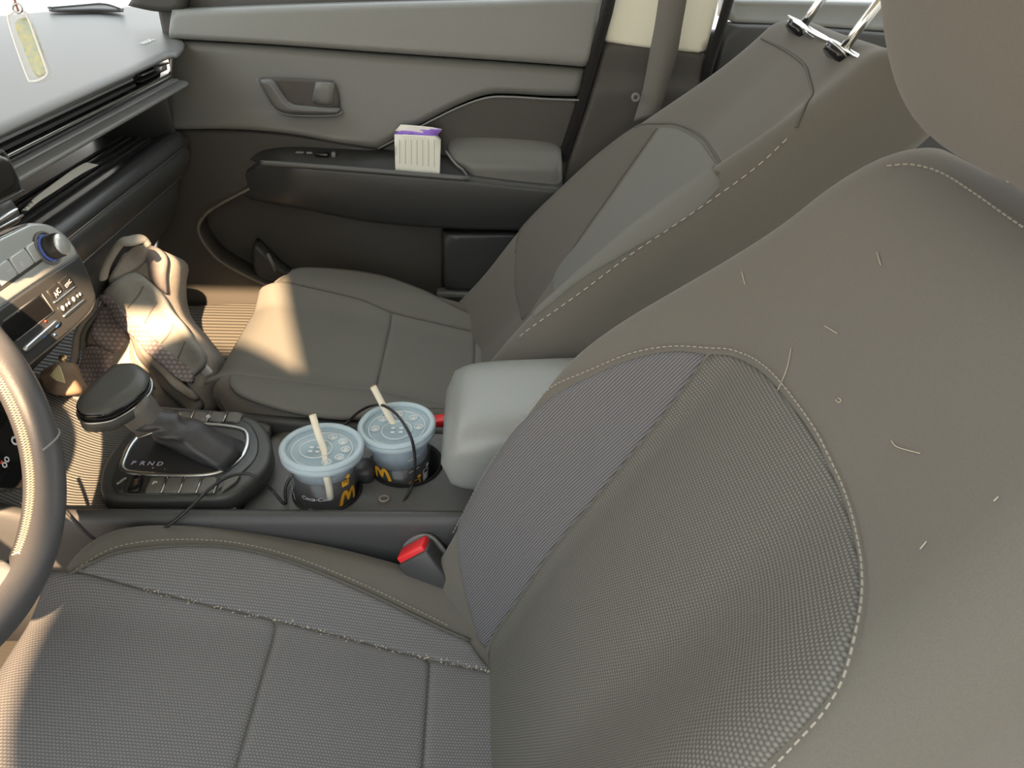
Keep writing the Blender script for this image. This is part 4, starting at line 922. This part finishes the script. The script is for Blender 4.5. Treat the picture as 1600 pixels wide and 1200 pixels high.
for a, b in (((232, 450), (212, 484)), ((252, 474), (238, 508)), ((276, 508), (262, 538)), ((298, 536), (284, 562))):
    tube('strap_seam', on(bulge(BK, fold(.0225)), pxs(BK, [a, b], 4, False))[0], .0012, BAGD, bk, n=6)
strap('lower_strap', [(203, 512), (214, 505), (240, 540), (275, 580), (308, 618), (316, 640), (300, 644), (262, 612), (226, 570), (206, 538)], BAGD, .014, r=.008, h=.008)
strap('strap_webbing', [(212, 520), (222, 516), (258, 560), (306, 612), (308, 626), (262, 588), (226, 548)], BAG, .020, r=.004, h=.003)
strap('back_mesh', [(128, 548), (150, 540), (178, 556), (170, 590), (140, 604), (124, 580)], BAGM, .010, r=.012, h=.010)
strap('back_mesh', [(150, 490), (170, 472), (188, 492), (196, 520), (180, 552), (150, 534)], BAGM, .008, r=.012, h=.010)
for pth, rr in (([(150, 446), (146, 476), (124, 520), (112, 560), (110, 600), (126, 640)], .0065), ([(160, 470), (140, 508), (128, 545), (122, 590)], .004), ([(186, 500), (200, 530), (206, 560), (240, 610)], .0045)):
    tube('bag_piping', on(bulge(BK, fold(-.002)), pxs(BK, pth, 8, False))[0], rr, BAGD if rr < .005 else BAG, bk, n=8)
tb = box('strap_buckle', P(314, 577, y=.285), (.028, .010, .034), WHT, bk, bev=.004, rot=[[.8, 0, .5], [0, 1, 0], [-.5, 0, .8]])
# pouch and scrap wedged in front of the console
po = thing('leather_pouch', 'small brown crumpled leather pouch under the climate panel', 'pouch', P(78, 590, y=.10))
PO = plane(P(78, 590, y=.09), (1, 0, 0), (0, .6, .8))
sheet('pouch_body', pxs(PO, [(56, 600), (58, 580), (72, 567), (92, 563), (104, 574), (108, 592), (112, 612), (90, 618), (68, 612)]), bulge(PO, lambda a, b: .004 * np.sin(a * 160) + .004 * np.sin(b * 190)), mat('brown_leather', (.20, .13, .085), .7, noise=90, c2=(.32, .23, .16), bump=.4), po, r=.016, h=.014, skirt=.02, step=.006)
lathe('snap_button', [(.0001, 0), (.005, 0), (.005, .003), (.0001, .004)], P(99, 560, y=.075), mat('brass', (.7, .5, .25), .3, .8), po, 16, np.array([PO.ea, PO.eb, PO.n]))
sc2 = sheet('paper_scrap', pxs(PO, [(88, 588, 'c'), (102, 570, 'c'), (108, 586), (112, 600, 'c'), (98, 596, 'c')]), bulge(PO, lambda a, b: .016 + 0 * a), mat('yellow_paper', (.75, .66, .38), .8), None, r=.001, h=.0005, skirt=.001, step=.006)
tag(sc2, 'small pale yellow paper scrap beside the brown pouch', 'paper')

# ------------------------------------------------------------------ drinks
def ribbon(pts, wd):
    p = np.asarray(pts, float); t = np.gradient(p, axis=0); t /= np.linalg.norm(t, axis=1)[:, None]; n_ = np.stack([-t[:, 1], t[:, 0]], -1)
    wd = np.broadcast_to(wd, (len(p),))[:, None]; V = np.vstack([p + n_ * wd / 2, p - n_ * wd / 2]); N = len(p)
    return V, [(i, i + 1, N + i + 1, N + i) for i in range(N - 1)]
def drink(name, label, c, tilt, fill, prints):
    """c = lid centre; tilt = lean of the axis (dx, dy)"""
    up_ = np.array([tilt[0], tilt[1], 1.]); up_ /= np.linalg.norm(up_)
    ex = np.array([1, 0, 0]) - up_ * up_[0]; ex /= np.linalg.norm(ex); M = np.array([ex, np.cross(up_, ex), up_])
    th = thing(name, label, 'drink', c - up_ * .15, 'soft drinks in the cup holders')
    R0, R1, HH = .0475, .0335, .150
    rad = lambda h: R0 + (R1 - R0) * (-h / HH)
    lathe('cup_body', [(R0, 0), (rad(-.03), -.03), (rad(-.08), -.08), (R1, -HH), (.0001, -HH), (.0001, -HH + .001), (R1 - .001, -HH + .001), (rad(-.08) - .001, -.08), (R0 - .001, 0)], c, CUPM, th, 48, M)
    lathe('drink_fill', [(.0001, -HH + .002), (R1 - .004, -HH + .002), (rad(fill) - .004, fill), (.0001, fill)], c, COLA, th, 48, M)
    lathe('ice_layer', [(.0001, fill + .002), (rad(fill) - .0045, fill + .002), (rad(-.012) - .0045, -.012), (.0001, -.012)], c, ICE, th, 40, M)
    lathe('lid_top', [(.0500, .001), (.0470, .002), (.0462, -.004), (.0450, -.0055), (.0001, -.0050), (.0001, -.0058), (.0455, -.0063), (.0470, -.004), (.0500, -.001)], c, LID, th, 56, M)
    lathe('lid_rim', [(.0475 + .0045 * math.cos(a) + .0015, .0035 * math.sin(a) + .0005) for a in np.linspace(0, 2 * math.pi, 14, endpoint=False)] + [(.0535, .0005)], c, LIDR, th, 56, M)
    lathe('lid_skirt', [(.0520, .001), (.0530, -.005), (.0526, -.010), (.0516, -.010), (.0512, 0)], c, LIDR, th, 56, M)
    def LS(a, b):
        a = np.asarray(a, float); b = np.asarray(b, float); q = np.stack([a, b, np.full_like(a, -.0046)], -1) @ M + c
        return q, np.broadcast_to(up_, q.shape)
    for r_, o in ((.0205, (-.008, .001) if c[0] < -.15 else (.0, -.006)), (.0385, (0, 0))):
        k = np.linspace(0, 2 * math.pi, 40, endpoint=False); ab = np.stack([o[0] + r_ * np.cos(k), o[1] + r_ * np.sin(k)], -1)
        tube('embossed_ring', on(LS, ab, .0004)[0], .0009, LIDE, th, n=6, closed=True)
    for k in range(5):
        a = (-1.2 + k * .62) if c[0] < -.15 else (.0 + k * .8); o = (.030 * math.cos(a), .030 * math.sin(a)); q = np.linspace(0, 2 * math.pi, 18, endpoint=False)
        tube('embossed_dimple', on(LS, np.stack([o[0] + .0055 * np.cos(q), o[1] + .0055 * np.sin(q)], -1), .0006)[0], .0011, LIDE, th, n=6, closed=True)
        lathe('dimple_top', [(.0001, .0012), (.003, .001), (.0045, -.0002), (.0001, -.0002)], LS(np.array([o[0]]), np.array([o[1]]))[0][0], LIDE, th, 14, M)
    for k in range(4):
        o = ((-.014 + .009 * (k % 2)), .004 - .009 * (k // 2)) if c[0] < -.15 else ((-.005 + .011 * (k % 2)), -.002 - .009 * (k // 2))
        p0 = LS(np.array([o[0]]), np.array([o[1]]))[0][0]; box('embossed_letter', p0 + up_ * .0006, (.0055, .004, .0014), LIDE, th, bev=.0006, rot=M)
    def CS(a, b):                                          # unrolled cup wall: a = angle, b = height under the lid
        a = np.asarray(a, float); b = np.asarray(b, float); r = rad(b) + .0004
        loc = np.stack([r * np.cos(a), r * np.sin(a), b], -1); q = loc @ M + c
        n_ = np.stack([np.cos(a), np.sin(a), np.zeros_like(a)], -1) @ M
        return q, n_
    def arch(a0, b0, s, w):
        x = np.linspace(-1, 1, 41); pts = []
        for xx in x:
            u = abs(xx); 
            yv = 1 - ((u - .5) / .5) ** 2 * (1.0 if u > .5 else .72)
            pts.append((xx * .72 * s, yv * s * 1.25))
        V, Fc = ribbon(pts, w); q, n_ = CS(a0 + V[:, 0] / .043, b0 + V[:, 1]); o = mk('golden_arch', q + n_ * .0006, Fc, YEL, th, smooth=False)
    for kind, a, b, *r in prints:
        if kind == 'm': arch(a, b, *r)
        elif kind == 't':
            V, Fc = text(r[0], r[1], .25 if r[0][0] == 'C' else 0); V = V @ np.array([[math.cos(r[3]), math.sin(r[3])], [-math.sin(r[3]), math.cos(r[3])]])
            q, n_ = CS(a + V[:, 0] / .041, b + V[:, 1]); mk('printed_text', q + n_ * .0006, Fc, r[2], th, smooth=False)
        elif kind == 'card':
            wd, hh = r[0], r[1]; m_ = r[2]
            o_ = [(-wd, -hh), (wd, -hh), (wd, hh), (-wd, hh)]; V = []; Fc = []
            rr_ = resample(np.array(o_), .002); V, Fc = ribbon(np.vstack([rr_, rr_[:2]]), .0016); q, n_ = CS(a + V[:, 0] / .04, b + V[:, 1]); mk('printed_mark', q + n_ * .0006, Fc, m_, th, smooth=False)
            V, Fc = ribbon(np.stack([np.linspace(-wd * .9, wd * .6, 8), np.full(8, -hh * .25)], -1), hh * 1.2); q, n_ = CS(a + V[:, 0] / .04, b + V[:, 1]); mk('printed_mark', q + n_ * .0006, Fc, m_, th, smooth=False)
            k_ = np.linspace(0, 2 * math.pi, 14); V, Fc = ribbon(np.stack([wd * .9 + .0016 * np.cos(k_), hh + .005 + .0016 * np.sin(k_)], -1), .003); q, n_ = CS(a + V[:, 0] / .04, b + V[:, 1]); mk('printed_mark', q + n_ * .0006, Fc, m_, th, smooth=False)
        elif kind == 'line':
            V, Fc = ribbon(np.stack([np.linspace(-r[0], r[0], 8), np.linspace(0, r[1], 8)], -1), .0014); q, n_ = CS(a + V[:, 0] / .043, b + V[:, 1]); mk('measure_line', q + n_ * .0006, Fc, mat('tan_print', (.75, .55, .42), .6), th, smooth=False)
    return th, M, up_
cL = P(503, 698, z=.400); cR = P(620, 664, z=.392)
drink('iced_drink', 'dark soft drink in a clear lidded cup, nearer and further left of the two', cL, (.02, .06), -.034,
      [('m', -.62, -.070, .017, .0050), ('t', -1.66, -.052, 'Coca-Cola', .0085, WHT, 0), ('t', -1.63, -.071, 'Refreshing taste', .0036, WHT, 0), ('t', -1.63, -.0755, 'Please recycle', .0036, WHT, 0), ('t', -2.62, -.056, 'Coke', .012, WHT, -1.35), ('card', -.75, -.034, .004, .004, YEL)])
drink('iced_drink', 'dark soft drink in a clear lidded cup, farther one beside the armrest', cR, (-.05, .0), -.052,
      [('m', -2.12, -.066, .0165, .0048), ('card', -1.02, -.079, .0075, .0085, YEL), ('card', -.55, -.070, .0045, .0095, WHT), ('line', -1.02, -.030, .008, .004), ('line', -1.02, -.052, .008, .004)])
def wall_pt(c, tilt, u, v, gap=.0054):
    up_ = np.array([tilt[0], tilt[1], 1.]); up_ /= np.linalg.norm(up_); d = ray(u, v); d = d / np.linalg.norm(d)
    for t in np.linspace(.5, 1.2, 2801):
        p = CAM + d * t - c; h = p @ up_; r = np.linalg.norm(p - up_ * h)
        if r < .0475 + .014 * h / .15 - gap: return CAM + d * t
    return CAM + d * .9
sl = spline([tuple(P(488, 648, y=-.010)), tuple(P(498, 680, y=-.022)), tuple(P(506, 704, y=-.030)), tuple(wall_pt(cL, (.02, .06), 509, 738)), tuple(wall_pt(cL, (.02, .06), 513, 756)), tuple(wall_pt(cL, (.02, .06), 516, 778))], 8)
t1 = thing('paper_straw', 'pale paper straw in the nearer left cup', 'straw', sl[-1], 'straws in the cups'); tube('straw_tube', sl, .0046, STRAW, t1, n=16)
sl2 = spline([tuple(P(583, 604, y=.060)), tuple(P(602, 640, y=.050)), tuple(P(619, 672, y=.038)), tuple(P(629, 708, y=.015))], 8)
t2 = thing('paper_straw', 'pale paper straw in the farther cup, leaning left', 'straw', sl2[-1], 'straws in the cups'); tube('straw_tube', sl2, .0046, STRAW, t2, n=16)
for o_, th_, s_ in ((sl, t1, 0), (sl2, t2, 0)):
    d_ = o_[0] - o_[1]; d_ /= np.linalg.norm(d_); M_ = np.array([np.cross((0, 1, 0), d_), np.cross(d_, np.cross((0, 1, 0), d_)), d_])
    lathe('straw_mouth', [(.0001, 0), (.0036, 0), (.0036, .0006), (.0001, .0006)], o_[0] + d_ * .0002, mat('straw_inside', (.60, .48, .30), .9), th_, 16, M_)

# ------------------------------------------------------------------ cable
cb = thing('charging_cable', 'thin black cable looping over the console and the cups', 'cable', P(200, 852, y=-.14))
cp = [P(60, 760, y=-.15), P(98, 793, y=-.145), P(118, 815, y=-.148), P(140, 837, y=-.15), P(166, 851, y=-.15), P(195, 853, y=-.15), P(225, 845, y=-.145), P(262, 822, y=-.138), P(296, 794, y=-.125), P(325, 766, z=.380), P(355, 746, z=.382), P(383, 740, z=.380), P(402, 747, z=.374), P(425, 766, z=.352), P(446, 787, z=.338),
      np.array([cL[0] - .055, -.02, .33]), np.array([cL[0] - .03, .055, .335]), P(540, 662, y=.102), P(560, 644, y=.10), P(580, 634, y=.088), P(600, 634, z=.414), P(622, 650, z=.413), P(640, 678, z=.408), P(647, 705, y=-.018), P(648, 735, y=-.025), P(643, 760, y=-.03), P(628, 789, y=-.05)]
tube('cable_jacket', spline([tuple(q) for q in cp], 10), .0021, CABLE, cb, n=8)

# ------------------------------------------------------------------ seat belt buckles
bu = thing('belt_buckle', 'black seat belt buckle with red button beside the near seat', 'buckle', P(680, 915, y=-.155))
tc_, bc_ = P(645, 858, y=-.150), P(690, 918, y=-.168)
az_ = tc_ - bc_; az_ /= np.linalg.norm(az_); axx = np.array([1, -.10, .30]); axx -= az_ * (axx @ az_); axx /= np.linalg.norm(axx); ayy = np.cross(az_, axx); BM = np.array([axx, ayy, az_])
Lb = np.linalg.norm(tc_ - bc_)
box('buckle_body', (tc_ + bc_) / 2 - az_ * .004, (.043, .030, Lb), PLB, bu, bev=.003, rot=BM)
box('red_button', tc_ - az_ * .0015 + ayy * .001, (.038, .025, .010), RED, bu, bev=.002, rot=BM)
HSP = plane(tc_ + ayy * .016 * np.sign(-ayy[1] * -1) - az_ * .012, axx, az_)
sheet('buckle_hood', spline([(-.023, -.03, 'c'), (-.0235, .008), (-.012, .018), (.010, .018), (.023, .006), (.026, -.03, 'c')], 6, True), HSP, mat('hood_grey', (.17, .17, .17), .4), bu, r=.002, h=.002, skirt=.002, step=.006)
BS = plane(tc_ * .45 + bc_ * .55 - ayy * .0135, axx, az_)
lettering('buckle_mark', 'PRESS', .005, bulge(BS, lambda a, b: .001 * np.sign(BS.n @ -ayy) + 0 * a), 0, -.006, PLS, bu, lift=0)
tube('buckle_stalk', [bc_, bc_ - az_ * .06], .011, PLB, bu, n=12)
bu2 = thing('belt_buckle', 'red topped seat belt buckle glimpsed behind the farther cup', 'buckle', P(690, 665, y=.14))
box('buckle_body', P(692, 664, y=.142) + (0, 0, -.03), (.045, .024, .06), PLB, bu2, bev=.003)
box('red_button', P(690, 657, y=.138), (.038, .02, .012), RED, bu2, bev=.002, rot=[[.97, 0, .2], [0, 1, 0], [-.2, 0, .97]])

# ------------------------------------------------------------------ purple box in the door pull
pb = thing('card_box', 'small white and purple cardboard box standing in the door pull', 'box', P(652, 280, y=.66))
FB = plane(P(652, 240, y=.648), P(688, 214, y=.648) - P(616, 210, y=.648), (0, 0, 1))
c4 = [FB.px(*q) for q in ((618, 276), (687, 281), (688, 214), (616, 210))]
sheet('box_front', np.array(c4), FB, BOXW, pb, r=.001, h=.001, skirt=.024, step=.02)
sheet('purple_band', np.array([FB.px(*q) for q in ((616, 210.5), (688, 214.5), (690, 205), (670, 203), (657, 211), (640, 206), (615, 206))]), bulge(FB, lambda a, b: -.004 + 0 * a), BOXP, pb, r=.001, h=.001, skirt=.018, step=.02)
sheet('box_flap', pxs(FB, [(616, 207, 'c'), (619, 198), (640, 198), (686, 203), (690, 209, 'c'), (688, 214, 'c')]), bulge(FB, lambda a, b: -.010 + 0 * a), CARD, pb, r=.001, h=.001, skirt=.002, step=.02)
sheet('flap_print', np.array([FB.px(*q) for q in ((655, 204), (686, 206), (688, 214), (664, 211))]), bulge(FB, lambda a, b: -.008 + 0 * a), mat('violet_print', (.42, .24, .82), .5), pb, r=.0005, h=.0005, skirt=.0005, step=.02)
for k in range(7):
    u = 624 + k * 9
    V = [on(FB, np.array([FB.px(u + du, v)]), .0006)[0][0] for du, v in ((0, 218), (1.2, 218), (1.2, 255 + (k * 37) % 9), (0, 255 + (k * 37) % 9))]
    mk('print_line', V, [(0, 1, 2, 3)], mat('grey_print', (.55, .57, .50), .7), pb, smooth=False)

# ------------------------------------------------------------------ hanging charm
ch = thing('hanging_charm', 'clear acrylic charm with colourful insert hanging above the dashboard', 'charm', P(45, 75, y=.02))
CHS = plane(P(45, 75, y=.02), (1, 0, 0), (0, .45, .89))
sheet('acrylic_bar', pxs(CHS, [(17, 32), (22, 24), (32, 20), (44, 23), (49, 33), (63, 72), (77, 112), (76, 120), (66, 127), (52, 129), (47, 122), (30, 76)]), bulge(CHS, lambda a, b: .007 + 0 * a), CLEAR, ch, r=.005, h=.005, skirt=.006, step=.006)
art = mat('charm_art', (.95, .72, .10), .5, noise=220, c2=(.10, .38, .60))
sheet('picture_insert', pxs(CHS, [(22, 35), (42, 27), (52, 45), (64, 76), (72, 106), (72, 113), (58, 120), (50, 112), (35, 74)]), CHS, art, ch, r=.001, h=.001, skirt=.001, step=.006)
tube('acrylic_edge', on(bulge(CHS, lambda a, b: .004 + 0 * a), pxs(CHS, [(17, 32), (22, 24), (32, 20), (44, 23), (49, 33), (63, 72), (77, 112), (76, 120), (66, 127), (52, 129), (47, 122), (30, 76)]))[0], .0012, WHT, ch, n=6, closed=True)
tube('charm_cord', spline([tuple(P(31, 21, y=.02)), tuple(P(26, 10, y=.022)), tuple(P(22, -8, y=.026)), tuple(P(20, -60, y=.035))], 6), .0012, mat('cord', (.35, .18, .14), .8), ch, n=6)
lathe('charm_ring', [(.0035, -.001), (.005, -.001), (.005, .001), (.0035, .001), (.0035, -.001)], P(27, 13, y=.02), SAT, ch, 20, np.array([CHS.ea, CHS.eb, CHS.n]))

# ------------------------------------------------------------------ sub-parts go under their part
def nest(root, part, names):
    ch = list(root.children); base = lambda o: o.name.split('.')[0]
    p = [o for o in ch if base(o) == part]
    if not p: return
    for o in ch:
        if base(o) in names and o is not p[0]: o.parent = p[0]; o.matrix_parent_inverse = Matrix.Identity(4)
bpy.context.view_layer.update()
nest(st, 'volume_knob', ('knob_cap', 'knob_ring', 'knob_glow')); nest(st, 'climate_display', ('display_edge',)); nest(st, 'temperature_key', ('blue_edge',))
nest(st, 'key_row_base', ('panel_key',)); nest(st, 'lower_face', ('climate_key', 'key_mark', 'silver_bar', 'temperature_mark'))
nest(co, 'shifter_plate', ('plate_key', 'key_divider', 'gear_letter', 'key_mark', 'chrome_ring', 'ring_floor', 'plate_panel')); nest(co, 'cup_holder_tray', ('cup_well', 'holder_bridge', 'holder_mark'))
nest(dr, 'armrest', ('window_switch', 'armrest_edge', 'pull_cup_shade')); nest(dr, 'handle_dish', ('dish_divider', 'dish_edge')); nest(dr, 'map_pocket', ('pocket_rim', 'pocket_pull'))
nest(bk, 'shoulder_strap', ('strap_mesh', 'strap_seam', 'strap_buckle')); nest(bk, 'handle_loop', ('stitching',)); nest(bk, 'lower_strap', ('strap_webbing',))
nest(glv, 'lever_stem', ('stem_trim',)); nest(glv, 'knob_base', ('knob_band', 'knob_top', 'knob_trim')); nest(glv, 'leather_boot', ('stitching',))
nest(sw, 'wheel_rim', ('zigzag_stitching', 'rim_seam')); nest(da, 'dash_top', ('defroster_grille', 'grille_edge', 'airbag_mark')); nest(sc_, 'screen_base', ('silver_key', 'key_line'))
nest(da, 'outlet_recess', ('outlet_vane', 'outlet_tab')); nest(da, 'shelf_floor', ('shelf_rib',)); nest(da, 'lower_panel', ('glovebox_handle',))
for o in [o for o in COL.objects if o.get('category') == 'drink']:
    nest(o, 'lid_top', ('lid_rim', 'lid_skirt', 'embossed_ring', 'embossed_dimple', 'dimple_top', 'embossed_letter')); nest(o, 'cup_body', ('golden_arch', 'printed_text', 'printed_mark', 'measure_line'))
for o in (ds, ps):
    nest(o, 'headrest', ('headrest_post', 'post_guide', 'guide_ring'))
nest(pb, 'box_front', ('print_line', 'purple_band')); nest(pb, 'box_flap', ('flap_print',)); nest(bu, 'buckle_body', ('buckle_mark', 'buckle_hood'))
for o in COL.objects:
    if o.name.startswith('red_button'): o['label'] = 'red release button'
